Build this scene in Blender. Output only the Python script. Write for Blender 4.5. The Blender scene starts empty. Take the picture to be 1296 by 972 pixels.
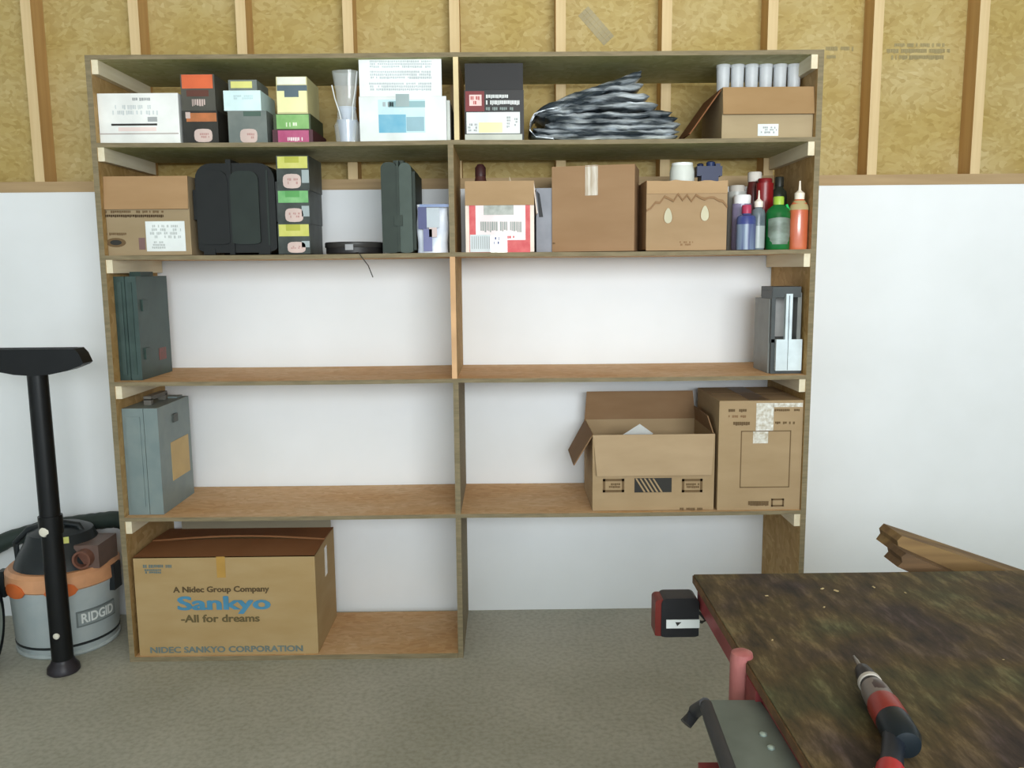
import bpy, bmesh, math, random
from mathutils import Vector, Matrix, noise
random.seed(7)
SC = bpy.context.scene
COL = SC.collection
PI = math.pi

# ------------------------------------------------------------------ camera
F_PX, PITCH, ROLL, YAW = 1062.8, 0.1367, -0.0093, 0.0069
CAM = Vector((0.0302, -3.365, 1.4201))
_f = Vector((math.sin(YAW)*math.cos(PITCH), math.cos(YAW)*math.cos(PITCH), -math.sin(PITCH)))
_r0 = Vector((math.cos(YAW), -math.sin(YAW), 0)); _u0 = _r0.cross(_f)
_r = _r0*math.cos(ROLL) + _u0*math.sin(ROLL); _u = -_r0*math.sin(ROLL) + _u0*math.cos(ROLL)
cd = bpy.data.cameras.new('camera'); cam = bpy.data.objects.new('camera', cd); COL.objects.link(cam)
cd.sensor_width = 36.0; cd.lens = F_PX/1296*36.0; cd.clip_start = 0.02
cam.matrix_world = Matrix(((_r.x, _u.x, -_f.x, CAM.x), (_r.y, _u.y, -_f.y, CAM.y), (_r.z, _u.z, -_f.z, CAM.z), (0, 0, 0, 1)))
SC.camera = cam

# ------------------------------------------------------------------ light
W = bpy.data.worlds.new('daylight'); SC.world = W; W.use_nodes = True
W.node_tree.nodes['Background'].inputs[0].default_value = (0.80, 0.93, 1.0, 1)
W.node_tree.nodes['Background'].inputs[1].default_value = 1.7
ld = bpy.data.lights.new('door_daylight', 'AREA'); ld.shape = 'RECTANGLE'; ld.size = 2.4; ld.size_y = 1.1
ld.energy = 84; ld.spread = 1.9; ld.color = (0.93, 0.98, 1.0)
lo = bpy.data.objects.new('door_daylight', ld); COL.objects.link(lo)
lo.location = (1.0, -5.3, 2.0); lo.rotation_euler = (PI/2+0.30, 0, 0.12)
SC.view_settings.view_transform = 'Standard'; SC.view_settings.look = 'None'
SC.view_settings.exposure = 0.0; SC.view_settings.gamma = 1.0; SC.view_settings.use_curve_mapping = False

# ------------------------------------------------------------------ helpers
def P(px, py, Y=None, Z=None):
    """a point of the photograph carried to a real plane of the room"""
    d = _f + _r*((px-648)/F_PX) - _u*((py-486)/F_PX)
    t = (Y-CAM.y)/d.y if Y is not None else (Z-CAM.z)/d.z
    return CAM + d*t

def lin(c):
    out = []
    for v in c[:3]:
        v /= 255.0
        out.append(v/12.92 if v <= 0.04045 else ((v+0.055)/1.055)**2.4)
    return (*out, 1)

_mats = {}
def mat(name, c, rough=0.6, metal=0.0, c2=None, scale=8.0, stretch=(1, 1, 1), bump=0.0, detail=4.0, lo=0.35, hi=0.65, spec=0.4, alpha=1.0, trans=0.0, coat=0.0):
    if name in _mats: return _mats[name]
    m = bpy.data.materials.new(name); m.use_nodes = True
    nt = m.node_tree; b = nt.nodes['Principled BSDF']
    b.inputs['Roughness'].default_value = rough; b.inputs['Metallic'].default_value = metal
    b.inputs['Specular IOR Level'].default_value = spec
    b.inputs['Alpha'].default_value = alpha; b.inputs['Transmission Weight'].default_value = trans
    b.inputs['Coat Weight'].default_value = coat
    tc = nt.nodes.new('ShaderNodeTexCoord'); mp = nt.nodes.new('ShaderNodeMapping')
    mp.inputs['Scale'].default_value = stretch
    nt.links.new(tc.outputs['Object'], mp.inputs['Vector'])
    nz = nt.nodes.new('ShaderNodeTexNoise'); nz.inputs['Scale'].default_value = scale; nz.inputs['Detail'].default_value = detail
    nt.links.new(mp.outputs[0], nz.inputs['Vector'])
    rp = nt.nodes.new('ShaderNodeValToRGB')
    if c2 is None: c2 = tuple(min(255, v*1.08+2) for v in c)
    rp.color_ramp.elements[0].color = lin(c); rp.color_ramp.elements[1].color = lin(c2)
    rp.color_ramp.elements[0].position = lo; rp.color_ramp.elements[1].position = hi
    nt.links.new(nz.outputs['Fac'], rp.inputs[0]); nt.links.new(rp.outputs[0], b.inputs['Base Color'])
    if bump:
        bp = nt.nodes.new('ShaderNodeBump'); bp.inputs['Strength'].default_value = bump; bp.inputs['Distance'].default_value = 0.004
        nt.links.new(nz.outputs['Fac'], bp.inputs['Height']); nt.links.new(bp.outputs[0], b.inputs['Normal'])
    _mats[name] = m
    return m

def osb(name, cols, scale=26.0, stretch=(1, 1, 1), rough=0.75, blot=2.2, blotc=None, bump=0.25, pos=None):
    """strand board: cells of chips, each with its own tone, over large soft blotches"""
    m = bpy.data.materials.new(name); m.use_nodes = True; nt = m.node_tree; N = nt.nodes; L = nt.links
    b = N['Principled BSDF']; b.inputs['Roughness'].default_value = rough; b.inputs['Specular IOR Level'].default_value = 0.25
    tc = N.new('ShaderNodeTexCoord'); mp = N.new('ShaderNodeMapping'); mp.inputs['Scale'].default_value = stretch
    L.new(tc.outputs['Object'], mp.inputs['Vector'])
    n0 = N.new('ShaderNodeTexNoise'); n0.inputs['Scale'].default_value = 7.0; L.new(mp.outputs[0], n0.inputs['Vector'])
    mx = N.new('ShaderNodeMixRGB'); mx.inputs[0].default_value = 0.12; L.new(mp.outputs[0], mx.inputs[1]); L.new(n0.outputs['Color'], mx.inputs[2])
    v = N.new('ShaderNodeTexVoronoi'); v.inputs['Scale'].default_value = scale; L.new(mx.outputs[0], v.inputs['Vector'])
    sp = N.new('ShaderNodeSeparateColor'); L.new(v.outputs['Color'], sp.inputs[0])
    rp = N.new('ShaderNodeValToRGB'); e = rp.color_ramp.elements
    e[0].color = lin(cols[0]); e[1].color = lin(cols[-1]); e[0].position = 0; e[1].position = 1
    for i, c in enumerate(cols[1:-1]):
        k = rp.color_ramp.elements.new((i+1)/(len(cols)-1)); k.color = lin(c)
    L.new(sp.outputs[0], rp.inputs[0])
    nb = N.new('ShaderNodeTexNoise'); nb.inputs['Scale'].default_value = blot; nb.inputs['Detail'].default_value = 3; L.new(mp.outputs[0], nb.inputs['Vector'])
    r2 = N.new('ShaderNodeValToRGB'); r2.color_ramp.elements[0].position = 0.35; r2.color_ramp.elements[1].position = 0.68
    r2.color_ramp.elements[0].color = lin(blotc or (255, 245, 220)); r2.color_ramp.elements[1].color = (1, 1, 1, 1)
    L.new(nb.outputs['Fac'], r2.inputs[0])
    mu = N.new('ShaderNodeMixRGB'); mu.blend_type = 'MULTIPLY'; mu.inputs[0].default_value = 1
    L.new(rp.outputs[0], mu.inputs[1]); L.new(r2.outputs[0], mu.inputs[2]); L.new(mu.outputs[0], b.inputs['Base Color'])
    bp = N.new('ShaderNodeBump'); bp.inputs['Strength'].default_value = bump; bp.inputs['Distance'].default_value = 0.002
    L.new(sp.outputs[1], bp.inputs['Height']); L.new(bp.outputs[0], b.inputs['Normal'])
    return m

class MB:
    def __init__(s): s.bm = bmesh.new()
    def box(s, x0, x1, y0, y1, z0, z1, mx=None, top=None):
        """top=(sx, sy) tapers the upper face about its middle"""
        cx, cy = (x0+x1)/2, (y0+y1)/2
        vs = []
        for z in (z0, z1):
            for x, y in ((x0, y0), (x1, y0), (x1, y1), (x0, y1)):
                if top and z == z1: x = cx+(x-cx)*top[0]; y = cy+(y-cy)*top[1]
                v = Vector((x, y, z)); vs.append(s.bm.verts.new(mx @ v if mx else v))
        for f in ((3, 2, 1, 0), (4, 5, 6, 7), (0, 1, 5, 4), (1, 2, 6, 5), (2, 3, 7, 6), (3, 0, 4, 7)): s.bm.faces.new([vs[i] for i in f])
        return s
    def prism(s, pts, a, b, axis='Y', mx=None):
        """outline pts (u, v) pushed along axis from a to b. Y: (x, z); X: (y, z); Z: (x, y)"""
        def q(u, v, w):
            p = {'Y': (u, w, v), 'X': (w, u, v), 'Z': (u, v, w)}[axis]
            p = Vector(p); return mx @ p if mx else p
        A = [s.bm.verts.new(q(u, v, a)) for u, v in pts]; B = [s.bm.verts.new(q(u, v, b)) for u, v in pts]
        n = len(pts); s.bm.faces.new(A[::-1]); s.bm.faces.new(B)
        for i in range(n): s.bm.faces.new((A[i], A[(i+1) % n], B[(i+1) % n], B[i]))
        return s
    def lathe(s, prof, seg=28, mx=None, sx=1, sy=1):
        """prof: list of (r, z) from the bottom up"""
        rings = []
        for r, z in prof:
            if r < 1e-6:
                v = Vector((0, 0, z)); rings.append([s.bm.verts.new(mx @ v if mx else v)])
            else:
                ring = []
                for i in range(seg):
                    a = 2*PI*i/seg; v = Vector((r*math.cos(a)*sx, r*math.sin(a)*sy, z)); ring.append(s.bm.verts.new(mx @ v if mx else v))
                rings.append(ring)
        for A, B in zip(rings, rings[1:]):
            for i in range(seg):
                j = (i+1) % seg
                if len(A) == 1 and len(B) == 1: continue
                if len(A) == 1: s.bm.faces.new((A[0], B[i], B[j]))
                elif len(B) == 1: s.bm.faces.new((A[i], A[j], B[0]))
                else: s.bm.faces.new((A[i], A[j], B[j], B[i]))
        if len(rings[0]) > 1: s.bm.faces.new(rings[0][::-1])
        if len(rings[-1]) > 1: s.bm.faces.new(rings[-1])
        return s
    def tube(s, pts, r, seg=12):
        pts = [Vector(p) for p in pts]; n = len(pts); rs = r if isinstance(r, (list, tuple)) else [r]*n
        rings = []; up = Vector((0.13, 0.31, 0.94)).normalized()
        for i, p in enumerate(pts):
            t = (pts[min(i+1, n-1)]-pts[max(i-1, 0)]).normalized()
            a = t.cross(up)
            if a.length < 0.05: a = t.cross(Vector((1, 0, 0)))
            a.normalize(); b = t.cross(a).normalized()
            rings.append([s.bm.verts.new(p+(a*math.cos(2*PI*k/seg)+b*math.sin(2*PI*k/seg))*rs[i]) for k in range(seg)])
        for A, B in zip(rings, rings[1:]):
            for i in range(seg): s.bm.faces.new((A[i], A[(i+1) % seg], B[(i+1) % seg], B[i]))
        s.bm.faces.new(rings[0][::-1]); s.bm.faces.new(rings[-1])
        return s
    def build(s, name, m, parent=None, bevel=0.0, smooth=False, seg=2, edge=None, loc=None):
        if bevel:
            es = [e for e in s.bm.edges if len(e.link_faces) == 2 and e.calc_face_angle(0) > 0.5]
            bmesh.ops.bevel(s.bm, geom=es, offset=bevel, segments=seg, affect='EDGES', profile=0.6, clamp_overlap=True)
        bmesh.ops.recalc_face_normals(s.bm, faces=s.bm.faces)
        me = bpy.data.meshes.new(name)
        me.materials.append(m)
        if edge:
            me.materials.append(edge); s.bm.normal_update()
            for f in s.bm.faces:
                if f.normal.y < -0.9: f.material_index = 1
        s.bm.to_mesh(me); s.bm.free()
        if smooth:
            for p in me.polygons: p.use_smooth = True
            me.set_sharp_from_angle(angle=0.7)
        o = bpy.data.objects.new(name, me); COL.objects.link(o)
        if parent is not None: o.parent = parent
        if loc: o.location = loc
        return o

def tag(o, label, cat, group=None):
    o['label'] = label; o['category'] = cat
    if group: o['group'] = group
    return o
def thing(name, label, cat, loc, rz=0.0, group=None):
    o = bpy.data.objects.new(name, None); o.empty_display_size = 0.05; COL.objects.link(o)
    o.location = loc; o.rotation_euler = (0, 0, rz)
    return tag(o, label, cat, group)
def struct(o): o['kind'] = 'structure'; return o

def patch(t, name, x0, x1, y0, y1, Y, m, proud=0.0012, label=None):
    """thin printed or glued patch on a front face; pixel rectangle carried to the face plane"""
    a = P(x0, (y0+y1)/2, Y=Y); b = P(x1, (y0+y1)/2, Y=Y); c = P((x0+x1)/2, y0, Y=Y); d = P((x0+x1)/2, y1, Y=Y)
    L = t.location
    o = MB().box(a.x-L.x, b.x-L.x, Y-proud-L.y, Y+0.0006-L.y, d.z-L.z, c.z-L.z).build(name, m, t)
    if label: o['label'] = label
    return o
def lines(t, name, x0, x1, y0, y1, Y, m, rows=1, proud=0.0016, seed=1, fill=0.8):
    """rows of small printed letters too worn to read"""
    rnd = random.Random(seed); mb = MB(); L = t.location
    rh = (y1-y0)/rows
    for r in range(rows):
        ya = y0+rh*(r+0.15); yb = y0+rh*(r+0.85); x = x0+rnd.random()*2*(rows > 1)
        while x < x1-0.8:
            w = min(rnd.uniform(1.2, 2.6), x1-x)
            if rnd.random() < fill:
                a = P(x, ya, Y=Y); b = P(x+w, yb+rnd.uniform(-.1, .1)*rh, Y=Y)
                mb.box(a.x-L.x, b.x-L.x, Y-proud-L.y, Y+0.0002-L.y, b.z-L.z, a.z-L.z)
            x += w+0.5
    return mb.build(name, m, t)
def text(t, name, body, size, loc, m, rot=(PI/2, 0, 0), bold=0.0, sx=1.0, shear=0.0, width=None, fat=0.0):
    cu = bpy.data.curves.new(name, 'FONT'); cu.body = body; cu.size = size; cu.extrude = 0.0006; cu.offset = bold; cu.align_x = 'CENTER'; cu.align_y = 'CENTER'; cu.shear = shear
    cu.resolution_u = 3
    o = bpy.data.objects.new(name, cu); COL.objects.link(o)
    bpy.context.view_layer.update()
    me = bpy.data.meshes.new_from_object(o.evaluated_get(bpy.context.evaluated_depsgraph_get()))
    bpy.data.objects.remove(o); bpy.data.curves.remove(cu)
    if width:
        xs = [v.co.x for v in me.vertices]; sx = width/(max(xs)-min(xs))
    for v in me.vertices: v.co.x *= sx
    if fat:
        bm = bmesh.new(); bm.from_mesh(me); g = list(bm.verts)+list(bm.edges)+list(bm.faces)
        for dx, dz in ((fat, 0), (-fat, 0), (0, fat*.5)):
            r_ = bmesh.ops.duplicate(bm, geom=g)
            bmesh.ops.translate(bm, vec=(dx, dz, (dx/fat+2.2+dz)*.00025), verts=[e for e in r_['geom'] if isinstance(e, bmesh.types.BMVert)])
        bm.to_mesh(me); bm.free()
    me.materials.clear(); me.materials.append(m)
    o = bpy.data.objects.new(name, me); COL.objects.link(o); o.parent = t; o.location = loc; o.rotation_euler = rot
    return o

# ------------------------------------------------------------------ materials
M_OSB = osb('osb_wall', [(180, 158, 106), (193, 172, 120), (199, 180, 130), (186, 164, 112), (204, 186, 138)], scale=58, blotc=(236, 228, 196), stretch=(1, 1, 1.5))
M_OSBS = osb('osb_shelf', [(212, 176, 134), (222, 188, 148), (206, 168, 126), (226, 196, 158)], scale=46, stretch=(1, 2.2, 1), blotc=(244, 228, 206))
M_SIDE = osb('osb_side', [(176, 144, 98), (190, 158, 112), (168, 136, 90), (196, 166, 120)], scale=50, blotc=(235, 228, 200))
M_TOPB = osb('osb_upper_boards', [(190, 182, 140), (202, 194, 152), (184, 176, 134), (206, 200, 160)], scale=50, blotc=(226, 232, 206))  # paler olive copy of the strand board; stands in for bounce light on undersides
M_EDGE = mat('board_edge', (122, 110, 84), 0.85, c2=(140, 126, 98), scale=40, stretch=(0.4, 1, 3))
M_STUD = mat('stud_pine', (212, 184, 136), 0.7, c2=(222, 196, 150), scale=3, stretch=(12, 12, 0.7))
M_STUD_SHADE = mat('stud_pine_shaded', (190, 150, 96), 0.75, c2=(202, 164, 108), scale=3, stretch=(12, 12, 0.7))  # same pine as the stud fronts, darkened to paint shade on the sides
M_PLATE = mat('plate_pine', (170, 142, 104), 0.75, c2=(186, 158, 118), scale=3, stretch=(0.7, 12, 12))
M_WALL = mat('white_wall_board', (238, 240, 241), 0.55, c2=(244, 246, 248), scale=2.2, bump=0.05, spec=0.3)
M_CLEAT = mat('pale_pine', (222, 208, 176), 0.7, c2=(232, 220, 192), scale=6, stretch=(8, 0.6, 8))
M_CEIL = mat('ceiling_board', (196, 186, 166), 0.8)

def mk_floor():
    m = bpy.data.materials.new('concrete'); m.use_nodes = True; nt = m.node_tree; N = nt.nodes; L = nt.links
    b = N['Principled BSDF']; b.inputs['Roughness'].default_value = 0.62; b.inputs['Specular IOR Level'].default_value = 0.3
    tc = N.new('ShaderNodeTexCoord')
    a = N.new('ShaderNodeTexNoise'); a.inputs['Scale'].default_value = 1.3; a.inputs['Detail'].default_value = 6
    c = N.new('ShaderNodeTexNoise'); c.inputs['Scale'].default_value = 60; c.inputs['Detail'].default_value = 3
    L.new(tc.outputs['Object'], a.inputs['Vector']); L.new(tc.outputs['Object'], c.inputs['Vector'])
    r = N.new('ShaderNodeValToRGB'); r.color_ramp.elements[0].position = .35; r.color_ramp.elements[1].position = .65
    r.color_ramp.elements[0].color = lin((170, 169, 155)); r.color_ramp.elements[1].color = lin((194, 192, 180))
    r2 = N.new('ShaderNodeValToRGB'); r2.color_ramp.elements[0].position = .3; r2.color_ramp.elements[1].position = .6
    r2.color_ramp.elements[0].color = (.80, .79, .76, 1); r2.color_ramp.elements[1].color = (1, 1, 1, 1)
    mu = N.new('ShaderNodeMixRGB'); mu.blend_type = 'MULTIPLY'; mu.inputs[0].default_value = 1
    L.new(a.outputs[0], r.inputs[0]); L.new(c.outputs[0], r2.inputs[0]); L.new(r.outputs[0], mu.inputs[1]); L.new(r2.outputs[0], mu.inputs[2])
    L.new(mu.outputs[0], b.inputs['Base Color'])
    bp = N.new('ShaderNodeBump'); bp.inputs['Strength'].default_value = .15; bp.inputs['Distance'].default_value = .002
    L.new(c.outputs[0], bp.inputs['Height']); L.new(bp.outputs[0], b.inputs['Normal'])
    return m
M_FLOOR = mk_floor()

M_WHITE = mat('white_card', (226, 226, 222), 0.6)
M_WHITE2 = mat('bright_white_card', (216, 220, 218), 0.5)
M_INK = mat('black_ink', (44, 42, 38), 0.7)
M_INKB = mat('brown_ink', (104, 82, 54), 0.8)
M_INKG = mat('grey_ink', (158, 160, 160), 0.7)
M_BLUE = mat('blue_ink', (52, 122, 172), 0.6)
M_BLUEG = mat('faded_blue_ink', (98, 112, 110), 0.7)
M_GLOSSTAPE = mat('clear_parcel_tape', (176, 156, 128), 0.15, c2=(222, 212, 196), scale=30, stretch=(3, 1, .3), spec=0.8, coat=0.5)
def card(name, c, c2=None):
    c = tuple(v*.90 for v in c); c2 = tuple(v*.90 for v in c2) if c2 else None
    return mat(name, c, 0.8, c2=c2 or tuple(min(255, v+8) for v in c), scale=5, stretch=(1, 1, 3), bump=0.03, spec=0.2)
def plastic(name, c, rough=0.42, c2=None): return mat(name, c, rough, c2=c2, scale=14, spec=0.28)
def clear(name, c, alpha=0.4, rough=0.15): return mat(name, c, rough, alpha=alpha, spec=0.8, coat=0.6)

# ------------------------------------------------------------------ room
ZW = 1.7313; ZC = 2.9; S = 0.4064
struct(MB().box(-4.6, 4.6, -5.6, 0.3, -0.12, 0).build('floor', M_FLOOR))
wall = struct(MB().box(-4.6, 4.6, 0, 0.2, 0, ZW).build('wall_back', M_WALL, bevel=0.003))
MB().box(-4.6, 4.6, -0.004, 0.14, ZW, ZW+0.040).build('bottom_plate', M_PLATE, wall, bevel=0.002)
xe = [-4.6, -2.99, -1.7793+S*-0.0+0.0+0.0, 0.659, 3.098, 4.6]
xe[2] = -1.7793
for a, b in zip(xe, xe[1:]):
    MB().box(a+0.0015, b-0.0015, 0.093, 0.105, ZW+0.040, ZC).build('osb_sheet', M_OSB, wall)
me_st = None
for k in range(-6, 15):
    x = -1.7793+k*S
    if me_st is None:
        o = MB().box(-0.019, 0.019, 0, 0.092, ZW+0.040, ZC).build('stud', M_STUD_SHADE, wall, bevel=0.002, edge=M_STUD); me_st = o.data
    else:
        o = bpy.data.objects.new('stud', me_st); COL.objects.link(o); o.parent = wall
    o.location.x = x
struct(MB().box(-4.6, 4.6, -5.6, 0.3, ZC, ZC+0.1).build('ceiling', M_CEIL))
struct(MB().box(-4.7, -4.6, -5.6, 0.3, 0, ZC).build('wall_left', M_WALL))
struct(MB().box(4.6, 4.7, -5.6, 0.3, 0, ZC).build('wall_right', M_WALL))
# faded stamps on the sheathing (illegible print)
class _T:  # location holder for prints that are parts of the wall
    pass
def wallprint(x0, x1, y0, y1, rows, seed):
    o = lines(wall, 'board_stamp', x0, x1, y0, y1, 0.093, mat('stamp_ink', (150, 136, 96), 0.8), rows=rows, seed=seed, fill=0.85)
    o['label'] = 'faded dark ink stamp on the strand board'
wallprint(1132, 1196, 54, 60, 1, 3); wallprint(1122, 1202, 61, 68, 1, 4); wallprint(1128, 1194, 69, 76, 1, 5)
wallprint(1045, 1060, 58, 65, 1, 6); wallprint(1064, 1080, 58, 65, 1, 7); wallprint(1046, 1058, 69, 75, 1, 8)
mb = MB()
a = P(738, 14, Y=0.093); b = P(771, 52, Y=0.093)
d = (b-a); n = Vector((d.z, 0, -d.x)).normalized()
for i in range(9):
    p = a+d*(i/9); q = a+d*((i+0.92)/9); w = 0.018
    for s_ in (-1, 0, 1):
        c0 = p+n*(s_*w); vs = [c0-n*w*.48, c0+n*w*.48, c0+n*w*.48+(q-p), c0-n*w*.48+(q-p)]
        A = [mb.bm.verts.new((v.x, 0.0915, v.z)) for v in vs]; B = [mb.bm.verts.new((v.x, 0.0932, v.z)) for v in vs]
        mb.bm.faces.new(A); mb.bm.faces.new(B[::-1])
        for j in range(4): mb.bm.faces.new((A[j], B[j], B[(j+1) % 4], A[(j+1) % 4]))
mb.build('board_stamp', mat('stamp_grey', (160, 148, 116), 0.8), wall)

# ------------------------------------------------------------------ shelving unit
XL, XR, DP, T, TS = -1.363, 1.107, 0.4355, 0.019, 0.0145
ZA, ZB, ZCc, ZD, ZE = 2.137, 1.853, 1.477, 1.038, 0.547     # top faces of the boards
unit = thing('shelving_unit', 'tall wooden shelving unit of strand board against the white wall, two bays wide', 'shelves', (0, 0, 0))
YB = -0.006
MB().box(XL, XL+T, -DP, YB, 0, ZA).build('side_panel', M_SIDE, unit, bevel=0.0015, edge=M_EDGE)
MB().box(XR-T, XR, -DP, YB, 0, ZA).build('side_panel', M_SIDE, unit, bevel=0.0015, edge=M_EDGE)
def sagged(name, x0, x1, z, sag, m, y0=-DP, y1=YB):
    mb = MB(); n = 16; top = []; bot = []
    for i in range(n+1):
        u = i/n; x = x0+(x1-x0)*u; h = (u*2) % 1 if u < 1 else 0
        dz = -sag*4*h*(1-h); top.append((x, z+dz)); bot.append((x, z-TS+dz))
    mb.prism(bot+top[::-1], y0, y1, 'Y')
    return mb.build(name, m, unit, bevel=0, edge=M_EDGE)
for z, m_, sg in ((ZA, M_TOPB, 0.001), (ZB, M_TOPB, 0.003), (ZCc, M_OSBS, 0.003), (ZD, M_OSBS, 0.002), (ZE, M_OSBS, 0.002)):
    sagged('shelf_board', XL+T, XR-T, z, sg, m_)
MB().box(XL+T, -0.158, -DP, -0.05, 0, T).build('bottom_board', M_OSBS, unit, bevel=0.001, edge=M_EDGE)
dv = [((-0.137, -0.120), ZB, ZA-TS, mat('divider_pale', (214, 194, 150), 0.8)), ((-0.160, -0.141), ZCc, ZB-TS, M_EDGE),
      ((-0.160, -0.142), ZD, ZCc-TS, mat('divider_tan', (206, 164, 122), 0.8)), ((-0.157, -0.138), ZE, ZD-TS, M_EDGE), ((-0.157, -0.138), 0, ZE-TS, M_EDGE)]
for (x0, x1), z0, z1, e_ in dv:
    MB().box(x0, x1, -DP+0.001, YB, z0+(0.0 if z0 else 0), z1).build('divider', M_EDGE if z0 < 1 else M_SIDE, unit, bevel=0.001, edge=e_)
for z in (ZA, ZB, ZCc, ZD, ZE):
    for x0, x1 in ((XL+T, XL+T+0.022), (XR-T-0.022, XR-T)):
        MB().box(x0, x1, -DP+0.004, YB-0.004, z-TS-0.046, z-TS).build('cleat', M_CLEAT, unit, bevel=0.0015)

# ------------------------------------------------------------------ boxes and cartons
def geom(px0, px1, py0, Y, zb, pyb=None):
    pm = ((py0+pyb)/2) if pyb else py0+20
    a = P(px0, pm, Y=Y); b = P(px1, pm, Y=Y); c = P((px0+px1)/2, py0, Y=Y)
    return max(a.x, XL+T+.0015), min(b.x, XR-T-.0015), c.z
def solid(name, label, cat, px0, px1, py0, Y, zb, depth, m, bevel=0.002, group=None, part='body', pyb=None, ztop=None):
    x0, x1, zt = geom(px0, px1, py0, Y, zb, pyb)
    if ztop: zt = ztop
    t = thing(name, label, cat, ((x0+x1)/2, Y+depth/2, zb), 0, group)
    w = (x1-x0)/2
    MB().box(-w, w, -depth/2, depth/2, 0, zt-zb).build(part, m, t, bevel=bevel)
    t['w'] = w; t['h'] = zt-zb; t['d'] = depth/2
    return t
def hollow(t, w, d, h, m, th=0.004):
    """four walls and a floor of an open carton"""
    mb = MB()
    mb.box(-w, w, -d, -d+th, 0, h).box(-w, w, d-th, d, 0, h).box(-w, -w+th, -d+th, d-th, 0, h).box(w-th, w, -d+th, d-th, 0, h).box(-w+th, w-th, -d+th, d-th, 0, th)
    return mb.build('carton_body', m, t)
def flap(t, edge, w, d, h, L, ang, m, th=0.004, taper=0.0, name='flap', label=None):
    """flap hinged on a top edge; ang = 0 stands up, + leans outwards (radians)"""
    mb = MB(); hw = w if edge in ('front', 'back') else d
    pts = [(-hw, 0), (hw, 0), (hw-taper, L), (-hw+taper, L)]
    if edge == 'front': mx = Matrix.Translation((0, -d+th/2, h)) @ Matrix.Rotation(ang, 4, 'X')
    elif edge == 'back': mx = Matrix.Translation((0, d-th/2, h)) @ Matrix.Rotation(-ang, 4, 'X')
    elif edge == 'left': mx = Matrix.Translation((-w+th/2, 0, h)) @ Matrix.Rotation(-ang, 4, 'Y') @ Matrix.Rotation(PI/2, 4, 'Z')
    else: mx = Matrix.Translation((w-th/2, 0, h)) @ Matrix.Rotation(ang, 4, 'Y') @ Matrix.Rotation(PI/2, 4, 'Z')
    mb.prism(pts, -th/2, th/2, 'Y', mx)
    o = mb.build(name, m, t)
    if label: o['label'] = label
    return o

YF = -0.41
# --- top shelf, left bay
t = solid('white_carton', 'long low white cardboard box with a thin black rule, far left on the top shelf', 'box', 121, 226, 118, YF, ZB, 0.30, M_WHITE, group=None)
patch(t, 'lid_seam', 122, 226, 168.5, 170, YF, mat('seam_grey_card', (176, 166, 160), 0.8), proud=0.0012)  # pale grey line along the lid seam
patch(t, 'printed_rule', 141, 199, 156.5, 159, YF, M_INK)
lines(t, 'printed_text', 165, 190, 123, 128, YF, M_INKG, seed=11)
lines(t, 'printed_text', 142, 200, 132, 146, YF, mat('pale_grey_ink', (196, 200, 200), .7), rows=2, seed=12, fill=.5)
patch(t, 'printed_square', 187, 199, 148, 154, YF, M_INKG)
patch(t, 'printed_band', 150, 198, 161, 166, YF, mat('pale_pink_ink', (226, 206, 200), 0.7))

M_DARKBOX = plastic('dark_box', (42, 40, 36), 0.45, c2=(56, 54, 48))
M_GREYBOX = plastic('grey_box', (108, 116, 112), 0.45, c2=(124, 130, 124))
M_PINK = mat('pink_sticker', (196, 174, 166), 0.6)
M_OR = mat('orange_label', (210, 98, 56), 0.5)
M_ORB = mat('brown_orange_label', (168, 104, 60), 0.5, c2=(196, 116, 68), scale=30)
def badge(t, x0, x1, y0, y1, Y, seed):
    """rounded pink sticker with a few illegible figures"""
    a = P(x0, (y0+y1)/2, Y=Y); b = P(x1, (y0+y1)/2, Y=Y); c = P((x0+x1)/2, y0, Y=Y); d = P((x0+x1)/2, y1, Y=Y)
    L = t.location; cx, cz = (a.x+b.x)/2-L.x, (c.z+d.z)/2-L.z; rx, rz = (b.x-a.x)/2, (c.z-d.z)/2
    pts = [(cx+rx*math.copysign(abs(math.cos(q))**.6, math.cos(q)), cz+rz*math.copysign(abs(math.sin(q))**.6, math.sin(q))) for q in [2*PI*i/16 for i in range(16)]]
    MB().prism(pts, Y-0.0012-L.y, Y+0.0004-L.y, 'Y').build('sticker', M_PINK, t)['label'] = 'pale pink sticker'
    lines(t, 'sticker_print', x0+4, x1-4, y0+5, y1-5, Y, mat('red_grey_ink', (176, 136, 130), .7), rows=2, seed=seed, fill=.6, proud=0.002)
zl = P(250, 140, Y=YF).z
t = solid('screw_box', 'dark box with brown-orange label and pink sticker, under the bright orange one', 'box', 231, 276, 140, YF, ZB, 0.20, M_DARKBOX, group=None)
patch(t, 'label', 236, 274, 143, 154, YF, M_ORB, label='scuffed brown-orange label'); patch(t, 'white_corner', 235, 241, 142, 150, YF, M_PINK, proud=.0018)
badge(t, 246, 269, 163, 180, YF, 21)
t = solid('screw_box', 'dark box with bright orange label, topmost of its pair on the top shelf', 'box', 229, 272, 94, YF, zl, 0.20, plastic('dark_box2', (78, 76, 68), 0.45), pyb=140)
patch(t, 'label', 230, 269, 94.5, 112, YF, M_OR, label='bright orange label')
patch(t, 'dark_band', 236, 264, 114, 122, YF, mat('maroon_ink', (92, 52, 40), .6))
lines(t, 'printed_text', 243, 260, 124, 135, YF, M_PINK, rows=1, seed=22, fill=.95)

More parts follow.
